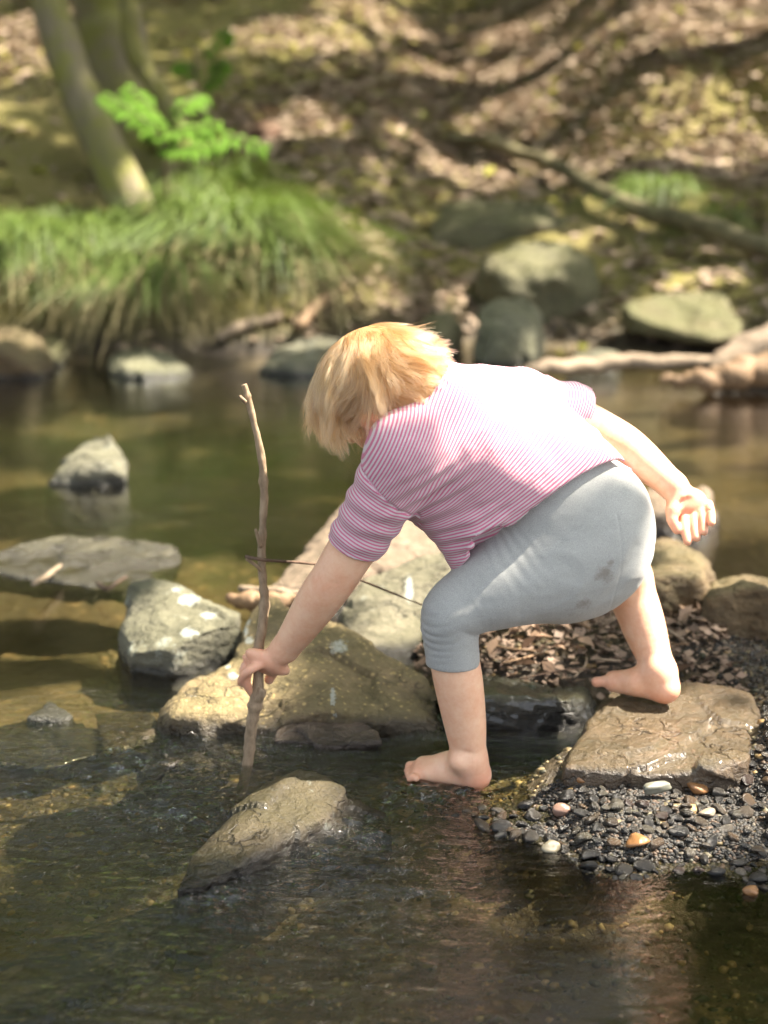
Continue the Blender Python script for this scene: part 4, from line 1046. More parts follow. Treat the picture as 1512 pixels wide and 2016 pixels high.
# far wood
wood('fallen_branch', 'long dark fallen branch slanting down the hillside to the right edge', 'branch', [Gt(880, 290) + [0, 0, .05], Gt(960, 312) + [0, 0, .09], Gt(1060, 352) + [0, 0, .10], Gt(1180, 415) + [0, 0, .10], Gt(1300, 470) + [0, 0, .10], Gt(1420, 505) + [0, 0, .10], Gt(1560, 548) + [0, 0, .08]], [.025, .032, .036, .038, .040, .042, .045], DARKW, None, 10, 50, .006, seed=30)
wood('log', 'pale slim log lying along the far waterline on the right', 'log', [P(1015, 735, 6.0), P(1090, 722, 6.05), P(1200, 716, 6.1), P(1330, 712, 6.1), P(1430, 716, 6.1)], [.014, .028, .030, .027, .016], PALE, None, 10, 40, .003, seed=31)
wood('log', 'brown thicker log end sloping into the right edge below the tan slab', 'log', [P(1300, 752, 5.75), P(1370, 748, 5.75), P(1450, 735, 5.78), P(1560, 712, 5.85)], [.012, .030, .050, .062], BROWNW, None, 12, 40, .003, seed=32)
wood('root', 'bleached bent root on the far bank left of the blond head', 'root', [P(430, 668, 6.5), P(480, 640, 6.55), P(555, 625, 6.6)], [.018, .022, .014], PALE, None, 8, 24, .004, seed=33)
wood('root', 'bare root arching up the far bank behind the blond head', 'root', [P(585, 640, 6.5), P(625, 600, 6.7), P(680, 570, 6.9), P(720, 585, 7.0)], [.02, .026, .022, .015], BROWNW, None, 8, 24, .004, seed=34)
wood('root', 'dark root hooking down beside the grass fringe', 'root', [Gt(560, 480), Gt(600, 520) + [0, 0, .08], Gt(655, 575) + [0, 0, .05]], [.022, .026, .018], DARKW, None, 8, 24, .004, seed=35)

# ---- pebbles
def mat_pebble():
    m = M('wet_pebble')
    oi = m.n('ShaderNodeObjectInfo').outputs['Random']
    base = m.ramp(oi, [(0.0, (0.022, 0.020, 0.018)), (0.25, (0.046, 0.040, 0.032)), (0.42, (0.075, 0.055, 0.036)), (0.56, (0.034, 0.032, 0.030)), (0.70, (0.085, 0.075, 0.055)), (0.82, (0.12, 0.078, 0.045)), (0.90, (0.14, 0.12, 0.095)), (0.97, (0.05, 0.03, 0.022))], 'CONSTANT')
    p = m.coord(); a = m.noise(90, 5, 0.7, p); w = m.noise(1, 3, 0.5, m.mapping(p, (60, 60, 260), (0.5, 0.3, 0)))
    c = m.mix(m.math('MULTIPLY', a, 0.9), base, (0.0, 0.0, 0.0)); c = m.mix(m.ramp(w, [(0.62, 0.0), (0.68, 0.25)]), c, (0.16, 0.15, 0.13))
    return m.pbr(c, m.ramp(a, [(0.35, 0.09), (0.65, 0.30)]), m.bump(a, 0.6, 0.003))
def mat_flat_pebble(name, a_, b_, r=0.22):
    m = M(name); a = m.noise(70, 5, 0.7)
    return m.pbr(m.mix(a, a_, b_), r, m.bump(a, 0.3, 0.002))
PEB = mat_pebble()
def pebble_mesh(seed, sub=3, mat=PEB):
    bm = bmesh.new(); bmesh.ops.create_icosphere(bm, subdivisions=sub, radius=1.0)
    V = np.array([v.co for v in bm.verts]); F = np.array([[v.index for v in f.verts] for f in bm.faces]); bm.free()
    r = np.random.default_rng(seed)
    # flatten against a few random planes, then a slight noise: water-worn but not spheres
    rad = np.ones(len(V)) * 1.0
    for k in range(11):
        n = nrm(r.normal(0, 1, 3)); d = r.uniform(0.60, 0.92); dt = V @ n
        rr = np.where(dt > 1e-3, d / np.maximum(dt, 1e-3), 9)
        h = np.clip(0.5 + 0.5 * (rad - rr) / 0.32, 0, 1); rad = rad * (1 - h) + rr * h - 0.32 * h * (1 - h)
    V = V * rad[:, None] * (1 + 0.10 * fbm(V * 1.7, 3, seed) + 0.03 * fbm(V * 6, 2, seed))[:, None] * np.array([1.0, r.uniform(.66, .95), r.uniform(.42, .72)])
    return mesh_np('pebble', V, F, mat)
PM = [pebble_mesh(300 + k) for k in range(12)]
def in_poly(x, y, poly):
    c = np.zeros(len(x), bool); n = len(poly)
    for i in range(n):
        x1, y1 = poly[i]; x2, y2 = poly[(i + 1) % n]
        c ^= ((y1 > y) != (y2 > y)) & (x < (x2 - x1) * (y - y1) / (y2 - y1 + 1e-9) + x1)
    return c
PEBPOLY = [(885, 1592), (930, 1568), (1000, 1578), (1050, 1562), (1130, 1560), (1200, 1575), (1330, 1582), (1462, 1560), (1498, 1500), (1505, 1400), (1560, 1380), (1600, 1740), (1480, 1735), (1420, 1705), (1330, 1700), (1240, 1720), (1150, 1705), (1100, 1655), (1010, 1640), (940, 1618)]
def peb_surface(x, y):
    return np.maximum(terrain(x, y), 0.0 - 0.006)
rp = np.random.default_rng(77)
placed = []
special = [((1086, 1675 - 20), .017, 'cream', 'pale cream pebble at the near edge of the pebble bar', ), ((1254, 1668), .019, 'orange', 'orange brown pebble at the water edge of the pebble bar'),
           ((1390, 1622), .015, 'beige', 'beige speckled pebble in the middle of the pebble bar'), ((1150, 1568), .014, 'orange', 'orange pebble against the stepping stone'),
           ((1105, 1597), .016, 'pinkish', 'round pinkish pebble near the left tip of the pebble bar'), ((1480, 1742), .014, 'orange', 'small orange pebble under water at the right edge'),
           ((1290, 1592), .034, 'grey', 'long light grey stone lying on the pebble bar below the stepping stone'), ((1372, 1580), .018, 'orange', 'reddish pebble beside the long light grey stone')]
SPM = dict(cream=mat_flat_pebble('cream_pebble', (0.15, 0.13, 0.085), (0.27, 0.235, 0.16)), orange=mat_flat_pebble('orange_pebble', (0.18, 0.085, 0.030), (0.32, 0.16, 0.065)),
           beige=mat_flat_pebble('beige_pebble', (0.19, 0.155, 0.11), (0.31, 0.25, 0.19)), pinkish=mat_flat_pebble('pink_pebble', (0.17, 0.10, 0.075), (0.27, 0.17, 0.125)), grey=mat_flat_pebble('grey_pebble', (0.10, 0.10, 0.075), (0.20, 0.195, 0.155)))
def put_pebble(x, y, z, r, me, rot, label, group, cat='pebble'):
    o = bpy.data.objects.new('pebble', me); COL.objects.link(o)
    o.location = (x, y, z); o.scale = (r, r, r); o.rotation_euler = rot
    return tag(o, label, cat, group)
for (pxy, r, kind, lab) in special:
    g = Gz(*pxy, 0.012); placed.append((g[0], g[1], r))
    sc_ = 1.0
    o = put_pebble(g[0], g[1], max(float(peb_surface(g[0], g[1])), -0.01) + r * 0.55, r, pebble_mesh(int(pxy[0]), 3, SPM[kind]), (rp.uniform(-.3, .3), rp.uniform(-.3, .3), 0.3), lab, 'pebbles of the pebble bar')
    if kind == 'grey': o.scale = (r * 0.9, r * 0.42, r * 0.4)
cand = []
while len(placed) < 292:
    px_ = rp.uniform(880, 1600); py_ = rp.uniform(1380, 1745)
    if not in_poly(np.array([px_]), np.array([py_]), PEBPOLY)[0]: 
        continue
    g = Gz(px_, py_, 0.01)
    k = len(placed)
    r = rp.uniform(0.011, 0.019) if k < 70 else rp.uniform(0.008, 0.013) if k < 180 else rp.uniform(0.006, 0.009)
    if any((g[0] - a) ** 2 + (g[1] - b) ** 2 < ((r + c) * (0.80 if k < 200 else 0.62)) ** 2 for a, b, c in placed):
        if rp.uniform() < 0.985: continue
    placed.append((g[0], g[1], r))
    zt = float(peb_surface(g[0], g[1])); z = zt + r * (0.45 if k < 200 else 0.9)
    put_pebble(g[0], g[1], z, r, PM[k % 12], (rp.uniform(-.5, .5), rp.uniform(-.5, .5), rp.uniform(0, 6.28)), 'small dark wet pebble heaped with others on the pebble bar', 'pebbles of the pebble bar')
# finer gravel between and under them, and stones on the bed
def gravel(name, label, pos, rad, mat, seed, sub=1):
    bm = bmesh.new(); bmesh.ops.create_icosphere(bm, subdivisions=sub, radius=1.0)
    v0 = np.array([v.co for v in bm.verts]); f0 = np.array([[v.index for v in f.verts] for f in bm.faces]); bm.free()
    r = np.random.default_rng(seed); n = len(pos); k = len(v0)
    sc = rad[:, None] * np.stack([r.uniform(.8, 1.3, n), r.uniform(.6, 1.0, n), r.uniform(.35, .7, n)], 1)
    a = r.uniform(0, 6.28, n); ca, sa = np.cos(a), np.sin(a)
    V = v0[None] * (1 + 0.28 * r.normal(0, 1, (n, k, 1)).clip(-1, 1)) * sc[:, None]
    V = np.stack([V[..., 0] * ca[:, None] - V[..., 1] * sa[:, None], V[..., 0] * sa[:, None] + V[..., 1] * ca[:, None], V[..., 2]], -1) + pos[:, None]
    F = f0[None] + (np.arange(n) * k)[:, None, None]
    return tag(link(name, mesh_np(name, V.reshape(-1, 3), F.reshape(-1, 3), mat, True, {'tint': np.repeat(r.uniform(0, 1, n), k)})), label, 'gravel', kind='stuff')
def mat_gravel(wet):
    m = M('gravel_wet' if wet else 'bed_stones'); t = m.attr('tint'); a = m.noise(120, 4, 0.7, m.wpos())
    if wet: c = m.ramp(t, [(0.0, (0.013, 0.012, 0.011)), (0.4, (0.028, 0.023, 0.018)), (0.65, (0.048, 0.038, 0.027)), (0.85, (0.09, 0.055, 0.033)), (0.97, (0.12, 0.10, 0.07))], 'CONSTANT')
    else: c = m.ramp(t, [(0.0, (0.05, 0.048, 0.024)), (0.3, (0.11, 0.09, 0.042)), (0.6, (0.20, 0.15, 0.07)), (0.82, (0.36, 0.24, 0.10)), (0.93, (0.50, 0.38, 0.19))], 'CONSTANT')
    c = m.mix(m.math('MULTIPLY', a, 0.5), c, (0.01, 0.01, 0.008))
    return m.pbr(c, 0.62 if wet else 0.6, m.bump(a, 0.3, 0.003))
n = 38000
px_ = rp.uniform(980, 1640, n); py_ = rp.uniform(1370, 1760, n)
k = in_poly(px_, py_, PEBPOLY); px_, py_ = px_[k], py_[k]
X = (px_ - 756) / FPX; pts_ = np.array([Gz(a, b, 0.008) for a, b in zip(px_[:21000], py_[:21000])])
e2 = np.array([Gz(a, b, 0.0) for a, b in zip(rp.normal(925, 48, 420), rp.normal(1588, 16, 420))])
e3 = np.array([Gz(a, b, 0.02) for a, b in zip(rp.uniform(1330, 1620, 1500), rp.uniform(1255, 1400, 1500))])
pts_ = np.concatenate([pts_, e2, e3]); pts_[:, 2] = np.maximum(terrain(pts_[:, 0], pts_[:, 1]), -0.004) + 0.001
gravel('gravel', 'fine wet gravel filling the gaps of the pebble bar', pts_, rp.uniform(0.0020, 0.0052, len(pts_)), mat_gravel(True), 5)
x = rp.uniform(-0.75, 0.85, 20000); y = 1.55 + 2.2 * rp.uniform(0, 1, 20000) ** 1.2
den = fbm2(x * 2.5, y * 2.5, 3, 71); ok = den > -0.15; x, y = x[ok], y[ok]
pts_ = np.stack([x, y, terrain(x, y) + 0.001], 1)
gravel('bed_stones', 'small brown and ochre stones lying on the stream bed under water', pts_ - np.array([0, 0, .002]), np.clip(rp.lognormal(-5.5, 0.5, len(x)), .0015, .013), mat_gravel(False), 6)
# ================================================================== the child
def child_materials():
    R = {}
    m = M('skin')
    n1 = m.noise(55, 4, 0.6); n2 = m.noise(24, 6, 0.75)
    c = m.mix(m.ramp(n2, [(0.38, 0.0), (0.64, 1.0)]), (0.85, 0.545, 0.365), (0.76, 0.41, 0.255))
    c = m.mix(m.math('MULTIPLY', m.attr('red'), 0.8), c, (0.66, 0.22, 0.14))
    nb = m.bump(m.noise(420, 3, 0.6), 0.10, 0.002)
    nb = m.bump(n1, 0.10, 0.004, nb)
    R['skin'] = m.pbr(c, 0.46, nb, Subsurface_Weight=0.15, Subsurface_Radius=(0.014, 0.005, 0.003), Subsurface_Scale=1.0)
    m = M('striped_jersey')
    s = m.attr('stripe')
    u = m.math('FRACT', m.math('ADD', s, m.math('MULTIPLY', m.noise(160, 3), 0.10)))
    tri = m.math('ABSOLUTE', m.math('SUBTRACT', u, 0.5))
    f = m.ramp(tri, [(0.20, 0.0), (0.30, 1.0)])
    pink = m.mix(m.noise(900, 2), (0.56, 0.15, 0.26), (0.48, 0.12, 0.21))
    col = m.mix(f, (0.57, 0.485, 0.50), pink)
    col = m.mix(m.ramp(m.noise(14, 5, 0.7), [(0.66, 0.0), (0.85, 0.3)]), col, (0.30, 0.2, 0.16))
    knit = m.noise(700, 2, 0.6)
    nb = m.bump(knit, 0.35, 0.0015)
    nb = m.bump(m.noise(38, 4, 0.55), 0.30, 0.006, nb)
    R['shirt'] = m.pbr(col, 0.9, nb, Sheen_Weight=0.25, Sheen_Roughness=0.5)
    m = M('grey_marl_jersey')
    fine = m.noise(1.0, 3, 0.8, m.mapping(m.coord(), (900, 260, 900)))
    col = m.mix(m.ramp(fine, [(0.35, 0.0), (0.65, 1.0)]), (0.27, 0.275, 0.265), (0.43, 0.43, 0.41))
    d = m.attr('dirt')
    dn = m.ramp(m.math('ADD', m.math('MULTIPLY', d, 1.0), m.math('MULTIPLY', m.math('SUBTRACT', m.noise(60, 6, 0.8), 0.5), 1.6)), [(0.55, 0.0), (1.25, 0.62)])
    col = m.mix(dn, col, (0.15, 0.115, 0.085))
    speck = m.ramp(m.voro(95), [(0.035, 0.8), (0.06, 0.0)])
    col = m.mix(m.math('MULTIPLY', speck, m.ramp(m.noise(24), [(0.5, 0.0), (0.62, 1.0)])), col, (0.09, 0.06, 0.045))
    nb = m.bump(fine, 0.3, 0.0015)
    R['leggings'] = m.pbr(col, 0.92, nb, Sheen_Weight=0.2)
    m = M('hair_root_cap')
    st = m.noise(1.0, 5, 0.8, m.mapping(m.coord(), (240, 240, 60)))
    R['cap'] = m.pbr(m.mix(st, (0.30, 0.15, 0.055), (0.50, 0.28, 0.11)), 0.6, m.bump(st, 0.8, 0.004))
    m = M('blond_hair')
    h = m.n('ShaderNodeBsdfHairPrincipled')
    try: h.parametrization = 'COLOR'
    except Exception: pass
    hi = m.n('ShaderNodeHairInfo')
    cc = m.mix(hi.outputs['Random'], (0.22, 0.096, 0.040), (0.46, 0.245, 0.110))
    m.l(cc, h.inputs['Color'])
    h.inputs['Roughness'].default_value = 0.32
    h.inputs['Radial Roughness'].default_value = 0.5
    m.l(h.outputs[0], m.out.inputs[0])
    R['hair'] = m.m
    m = M('eye'); R['eye'] = m.pbr((0.75, 0.73, 0.7), 0.15)
    m = M('iris'); R['iris'] = m.pbr((0.08, 0.13, 0.2), 0.1)
    return R

def build_child():
    R = child_materials()
    root = bpy.data.objects.new('person', None); COL.objects.link(root)
    tag(root, 'blond toddler in a pink striped top and grey leggings bending down to hold a stick', 'person')
    base = Gz(930, 1545, 0.0); root.location = base
    def add(name, V, F, mat, attrs=None, parent=root):
        off = base if parent is root else base
        me = mesh_np(name, V - base, F, mat, True, attrs)
        return link(name, me, parent)

    # ---- joints ------------------------------------------------------------
    LS, LE, LW = P(806, 890, 2.345), P(664, 1128, 2.385), P(562, 1276, 2.455)
    RS, RE, RW = P(1025, 785, 2.50), P(1213, 866, 2.56), P(1326, 958, 2.54)
    NB = P(868, 800, 2.44)
    CH, MD, WA = P(905, 868, 2.43), P(1000, 935, 2.46), P(1075, 1005, 2.475)
    BT = P(1122, 1063, 2.475)
    LH, LK, LA = P(1060, 1120, 2.41), P(886, 1212, 2.365), P(922, 1492, 2.392)
    RH, RK, RA = P(1185, 1080, 2.56), P(1228, 1138, 2.62), P(1297, 1322, 2.565)
    f = nrm([-0.55, 0.45, -0.70]); u = np.array([-0.765, -0.0055, 0.603]); u = nrm(u - f * u.dot(f)); l = np.cross(u, f)
    HC = P(742, 757, 2.43)
    def H(a, b, c): return HC + a * f + b * l + c * u

    # ---- body --------------------------------------------------------------
    b = Vol((-0.26, 2.14, -0.03), (0.55, 2.82, 0.74), 0.0024)
    b.cone(CH, MD, 0.080, 0.085, 0.02); b.cone(MD, WA, 0.085, 0.090, 0.02); b.ell(BT, (0.100, 0.095, 0.10), np.eye(3), 0.02)
    b.cone(CH, NB, 0.07, 0.04, 0.02); b.cone(NB, HC - 0.03 * u, 0.036, 0.040, 0.015)
    b.cone(CH, LS, 0.06, 0.042, 0.02); b.cone(CH, RS, 0.06, 0.040, 0.02)
    # left arm: upper arm, chubby elbow, forearm, wrist
    b.limb([LS, P(735, 1010, 2.365), LE, P(628, 1180, 2.405), P(588, 1240, 2.435), LW], [.038, .0375, .0338, .0325, .0262, .0212], 0.015)
    # right arm
    b.limb([RS, P(1120, 820, 2.53), RE, P(1256, 899, 2.563), P(1296, 932, 2.552), RW], [.034, .034, .0315, .0305, .0252, .0212], 0.015)
    # left leg
    b.cone(LH, LK, 0.056, 0.036, 0.01)
    cf = P(900, 1335, 2.380)
    b.limb([LK + np.array([0.006, 0, -0.01]), P(892, 1275, 2.375), P(903, 1345, 2.382), P(915, 1420, 2.388), P(921, 1470, 2.391), LA], [.034, .0358, .0362, .0318, .0272, .0262], 0.012)
    # right leg
    b.cone(RH, RK, 0.056, 0.045, 0.02)
    c2 = P(1266, 1215, 2.605)
    b.limb([RK, P(1250, 1185, 2.612), P(1268, 1235, 2.60), P(1286, 1288, 2.582), RA], [.042, .0375, .0345, .0282, .0268], 0.012)
    # left foot (in the water)
    def foot(A, heel, ball, toe, side, k=0.010):
        """A ankle; heel, ball, big-toe tip on the sole; side = unit vector from big toe to little toe"""
        upv = np.array([0, 0, 1.0])
        b.cone(A, heel + upv * 0.022, 0.0265, 0.0225, k); b.ball(heel + upv * 0.0215, 0.0225, 0.006)
        mid_ = heel * 0.45 + ball * 0.55
        b.cone(A - upv * 0.006, mid_ + upv * 0.024, 0.0255, 0.0195, 0.012)
        b.cone(heel + upv * 0.020, ball + side * 0.004 + upv * 0.014, 0.0205, 0.0160, 0.010)
        b.cone(heel + upv * 0.020, ball + side * 0.024 + upv * 0.012, 0.018, 0.0130, 0.010)
        b.cone(mid_ + upv * 0.024, ball + side * 0.008 + upv * 0.015, 0.0195, 0.0130, 0.010)
        d = nrm(toe - ball); L = np.linalg.norm(toe - ball)
        for i, (ln, r) in enumerate([(1.0, 0.0088), (0.92, 0.0064), (0.78, 0.0060), (0.62, 0.0057), (0.46, 0.0055)]):
            o = side * (0.001 + i * 0.0098 + (0.002 if i else 0))
            p0 = ball + o + upv * 0.0105; p1 = ball + o + d * (L * ln - r) + upv * (0.0078 if i else 0.0095)
            pm = (p0 + p1) / 2 + upv * 0.003
            b.cone(p0, pm, r * 1.05, r * 0.92, 0.004); b.cone(pm, p1, r * 0.92, r, 0.0022)
    # the left foot: big toe is on the far side of the foot; the right foot: big toe on the near side
    heelL = P(962, 1549, 2.385); heelL[2] = -0.004
    toeL = Gz(789, 1528, -0.004)
    ax = nrm(toeL - heelL); sd = nrm(np.cross(ax, [0, 0, 1.0]))   # toward camera for a foot pointing left?
    if sd[1] > 0: sd = -sd
    Lf = np.linalg.norm(toeL - heelL)
    foot(LA, heelL + ax * 0.022, heelL + ax * (Lf - 0.033) - sd * 0.020, toeL - sd * 0.020, sd)
    for pa in ((P(902, 1500, 2.372)), P(940, 1498, 2.41)):
        b.ball(pa, 0.0115, 0.012)
    stz = 0.073
    heelR = Gz(1334, 1384, stz); toeR = P(1164, 1352, 2.60)
    axr = nrm(toeR - heelR); sdr = nrm(np.cross(axr, [0, 0, 1.0]))
    if sdr[1] < 0: sdr = -sdr
    Lr = np.linalg.norm(toeR - heelR)
    foot(RA, heelR + axr * 0.022, heelR + axr * (Lr - 0.036), toeR, sdr)
    # elbow and ankle creases
    for a_, b_, r_ in ((P(642, 1146, 2.350), P(668, 1154, 2.348), 0.0014), (P(545, 1286, 2.437), P(572, 1296, 2.437), 0.0016),
                       (P(1297, 968, 2.515), P(1350, 962, 2.52), 0.0018), (P(1258, 1322, 2.538), P(1285, 1330, 2.532), 0.0014),
                       (P(900, 1478, 2.362), P(930, 1484, 2.362), 0.0012)):
        b.cone(a_, b_, r_, r_ * 0.6, 0.006, 's')
    # left hand round the stick
    def chain(pts, rs, k=0.0035):
        b.limb(pts, rs, k, 4)
    b.cone(LW, P(540, 1296, 2.462), 0.0205, 0.0185, 0.008)
    b.ell(P(527, 1303, 2.462), (0.0255, 0.0135, 0.0175), (nrm(P(500, 1318, 2.455) - P(555, 1290, 2.465)), (0, 1, 0.2), (0.3, 0, 1)), 0.007)
    b.ell(P(514, 1308, 2.478), (0.0215, 0.017, 0.0135), (nrm(P(500, 1318, 2.455) - P(555, 1290, 2.465)), (0, 1, 0.2), (0.3, 0, 1)), 0.007)
    chain([P(515, 1306, 2.455), P(492, 1319, 2.448), P(477, 1334, 2.458), P(474, 1345, 2.470)], [0.0080, 0.0070, 0.0062, 0.0056])
    chain([P(508, 1303, 2.466), P(489, 1322, 2.460), P(486, 1347, 2.465), P(496, 1366, 2.476)], [0.0080, 0.0072, 0.0066, 0.0058])
    chain([P(503, 1299, 2.479), P(484, 1315, 2.476), P(480, 1338, 2.482), P(490, 1357, 2.491)], [0.0080, 0.0074, 0.0066, 0.0058])
    chain([P(500, 1296, 2.490), P(484, 1309, 2.490), P(479, 1328, 2.497), P(489, 1345, 2.505)], [0.0078, 0.0072, 0.0064, 0.0056])
    chain([P(540, 1303, 2.476), P(537, 1322, 2.482), P(530, 1338, 2.492)], [0.0105, 0.0085, 0.0075])
    # right hand, open and hanging with the palm turned back
    b.cone(RW, P(1346, 983, 2.528), 0.0205, 0.0185, 0.010)
    pn = nrm([0.1, -0.9, 0.35])
    ax1 = nrm(P(1392, 990, 2.52) - P(1318, 992, 2.52)); ax2 = np.cross(pn, ax1)
    b.ell(P(1352, 986, 2.527), (0.0315, 0.0125, 0.0215), (ax1, pn, ax2), 0.006)
    b.cone(P(1336, 984, 2.522), P(1325, 1004, 2.512), 0.014, 0.0115, 0.006)       # ball of the thumb
    b.ell(P(1352, 991, 2.511), (0.013, 0.0018, 0.0095), (ax1, pn, ax2), 0.006, 's')      # hollow of the palm
    chain([P(1327, 1002, 2.515), P(1323, 1022, 2.505), P(1333, 1043, 2.500)], [0.0115, 0.0088, 0.0072])
    for (x0, y0, x1, y1, x2, y2, r) in ((1348, 1003, 1347, 1034, 1354, 1066, .0074), (1365, 1004, 1366, 1032, 1371, 1058, .0075),
                                        (1381, 1001, 1384, 1023, 1386, 1046, .0072), (1395, 993, 1400, 1011, 1401, 1029, .0066)):
        chain([P(x0, y0, 2.530), P(x1, y1, 2.505), P(x2, y2, 2.488)], [r * 1.12, r, r * 0.9], 0.003)
    for (x0, y0, x1, y1) in ((1335, 1000, 1352, 976), (1340, 1008, 1368, 995), (1362, 1012, 1398, 1004)):
        b.cone(P(x0, y0, 2.507), P(x1, y1, 2.507), 0.0012, 0.0012, 0.004, 's')
    # head
    b.ell(HC, (0.086, 0.070, 0.078), (f, l, u), 0.01)
    b.ell(H(0.028, 0, -0.032), (0.056, 0.056, 0.056), (f, l, u), 0.02)
    for sg in (1, -1):
        b.ball(H(0.048, sg * 0.030, -0.040), 0.027, 0.015)                 # cheeks
        b.cone(H(0.084, sg * 0.028, -0.004), H(0.080, sg * 0.034, -0.006), 0.008, 0.006, 0.008, 's')
        b.ell(H(0.004, sg * 0.078, -0.022), (0.014, 0.0075, 0.021), (nrm(f - l * sg * 0.35), l, u), 0.004)   # ears
        b.ell(H(0.005, sg * 0.087, -0.020), (0.0075, 0.005, 0.013), (nrm(f - l * sg * 0.35), l, u), 0.003, 's')
        b.cone(H(0.100, sg * 0.006, -0.026), H(0.098, sg * 0.007, -0.026), 0.0055, 0.005, 0.004)
    b.cone(H(0.084, 0, -0.004), H(0.100, 0, -0.024), 0.006, 0.0085, 0.008)  # nose
    b.ball(H(0.070, 0, -0.068), 0.018, 0.012)                              # chin
    b.cone(H(0.086, -0.012, -0.046), H(0.086, 0.012, -0.046), 0.0055, 0.0055, 0.004)
    b.cone(H(0.084, -0.010, -0.053), H(0.084, 0.010, -0.053), 0.0055, 0.0055, 0.004)
    b.cone(H(0.0925, -0.014, -0.0497), H(0.0925, 0.014, -0.0497), 0.0014, 0.0014, 0.002, 's')
    V, F = b.mesh(); V = relax(V, F, 1)
    red = np.zeros(len(V))
    for c, r, a in ((P(500, 1320, 2.46), 0.05, .55), (P(1360, 1020, 2.52), 0.06, .7), (heelR, 0.05, .6), (toeR, 0.05, .5), (heelL, 0.05, .7), (toeL, 0.04, .7),
                    (H(0.004, 0.075, -0.02), 0.022, .9), (H(0.055, 0.035, -0.04), 0.03, .5), (H(0.055, -0.035, -0.04), 0.03, .5), (LE, 0.035, .35), (H(0.085, 0, -0.05), 0.012, .9)):
        red = np.maximum(red, a * np.exp(-((np.linalg.norm(V - c, axis=1) / r) ** 2)))
    body = add('body', V, F, R['skin'], {'red': red})
    # eyes
    for sg in (1, -1):
        v_, f_ = uvball(H(0.0735, sg * 0.030, -0.006), 0.0115)
        e = add('eye', v_, f_, R['eye'])
        v_, f_ = uvball(H(0.0795, sg * 0.0305, -0.008), 0.0062)
        add('iris', v_, f_, R['iris'], None, e)

    # ---- leggings ----------------------------------------------------------
    g = Vol((0.03, 2.18, 0.10), (0.47, 2.74, 0.52), 0.0024)
    g.ell(BT, (0.119, 0.116, 0.119), np.eye(3), 0.0)
    g.ell(P(1165, 1030, 2.49), (0.090, 0.108, 0.102), np.eye(3), 0.03)
    g.cone(BT, WA, 0.115, 0.118, 0.02)
    g.cone(P(1085, 1120, 2.42), P(985, 1150, 2.39), 0.074, 0.058, 0.035)
    g.limb([P(1060, 1125, 2.41), P(985, 1152, 2.39), P(915, 1188, 2.372), LK, P(889, 1260, 2.373), P(894, 1345, 2.380)], [.062, .0555, .0495, .0435, .0405, .0385], 0.03)
    kd = nrm(P(893, 1300, 2.378) - LK)
    g.plane_cut(P(892, 1296, 2.378), nrm(kd * 1.0 + np.array([0.05, 0, 0])), 0, lo=P(780, 1480, 2.22), hi=P(1010, 1235, 2.56))
    g.cone(RH, P(1200, 1112, 2.60), 0.066, 0.050, 0.02)
    # shallow cleft at the back seam
    g.cone(P(1200, 1215, 2.36), P(1262, 1080, 2.38), 0.003, 0.003, 0.022, 's')
    V, F = g.mesh(); V = relax(V, F, 2); N = vnormals(V, F)
    px, py = topx(V)
    # folds round the knee and at the hip crease
    wob = fbm(V * 9, 2, 5) * 0.9
    t = (V - LK) @ kd; away = nrm(np.cross(kd, [0, 1, 0]))
    ang = (V - LK) @ away
    kn = np.exp(-((t - 0.012) / 0.036) ** 2) * sstep(0.15, 0.5, 1 - np.abs(ang + 0.012) / 0.08) * (np.linalg.norm(V - LK, axis=1) < 0.10)
    kfs = (P(832, 1215, 2.37) - LK) @ away; kfs = -kfs
    ph = t / 0.0125 + ang * 22 + wob * 1.6
    disp = kn * (np.abs(np.sin(ph * math.pi)) ** 0.8 - 0.6) * 0.0034 * (0.75 + 0.6 * fbm(V * 25, 2, 19)) * sstep(925, 855, px)
    # hip creases fanning from the hem
    # seams: a band below the waist and the centre back seam
    wb_ = (V - P(1100, 1055, 2.36)) @ nrm(P(1128, 1105, 2.36) - P(1100, 1055, 2.36)) - 0.004
    disp -= 0.0003 * np.exp(-(wb_ / 0.0016) ** 2) * (px > 1040) * (V[:, 1] < 2.5)
    sx = px - (1198 + 26 * np.sin((py - 960) / 80))
    disp -= 0.0006 * np.exp(-(sx / 2.2) ** 2) * (py > 1010) * (V[:, 1] < 2.5)
    hc = P(1000, 1085, 2.35)
    q = V - hc; dr = nrm(P(1055, 1160, 2.35) - P(975, 1090, 2.35)); dn = nrm(np.cross(dr, [0, 1, 0.3]))
    a1 = q @ dr; a2 = q @ dn
    hcm = np.exp(-((a1 - 0.01) / 0.045) ** 2) * np.exp(-(a2 / 0.03) ** 2) * (V[:, 1] < 2.45)
    disp += hcm * np.sin(a2 / 0.0023 + a1 * 30 + fbm(V * 30, 2, 55)) * 0.0006
    disp += fbm(V * np.array([14, 14, 30]), 3, 8) * 0.0012
    disp += -0.0012 * np.exp(-((t - np.max(t[np.linalg.norm(V - LK, axis=1) < 0.12]) + 0.006) / 0.0012) ** 2) * (np.linalg.norm(V - LK, axis=1) < 0.12)
    V = V + N * disp[:, None]
    dirt = np.zeros(len(V))
    for (x, y, r, a) in ((1190, 1130, 26, 1.), (1200, 1110, 14, .9), (1148, 1190, 26, .9), (1130, 1205, 40, .6), (1080, 1130, 14, .5), (1000, 1210, 40, .4), (870, 1120, 30, .5), (1245, 1120, 24, .35)):
        dirt = np.maximum(dirt, a * np.exp(-(((px - x) ** 2 + (py - y) ** 2) / r ** 2)) * (V[:, 1] < 2.50))
    add('leggings', V, F, R['leggings'], {'dirt': dirt})

    # ---- striped top -------------------------------------------------------
    s = Vol((-0.12, 2.14, 0.14), (0.46, 2.78, 0.70), 0.0024)
    s.cone(NB, CH, 0.060, 0.105, 0.02)
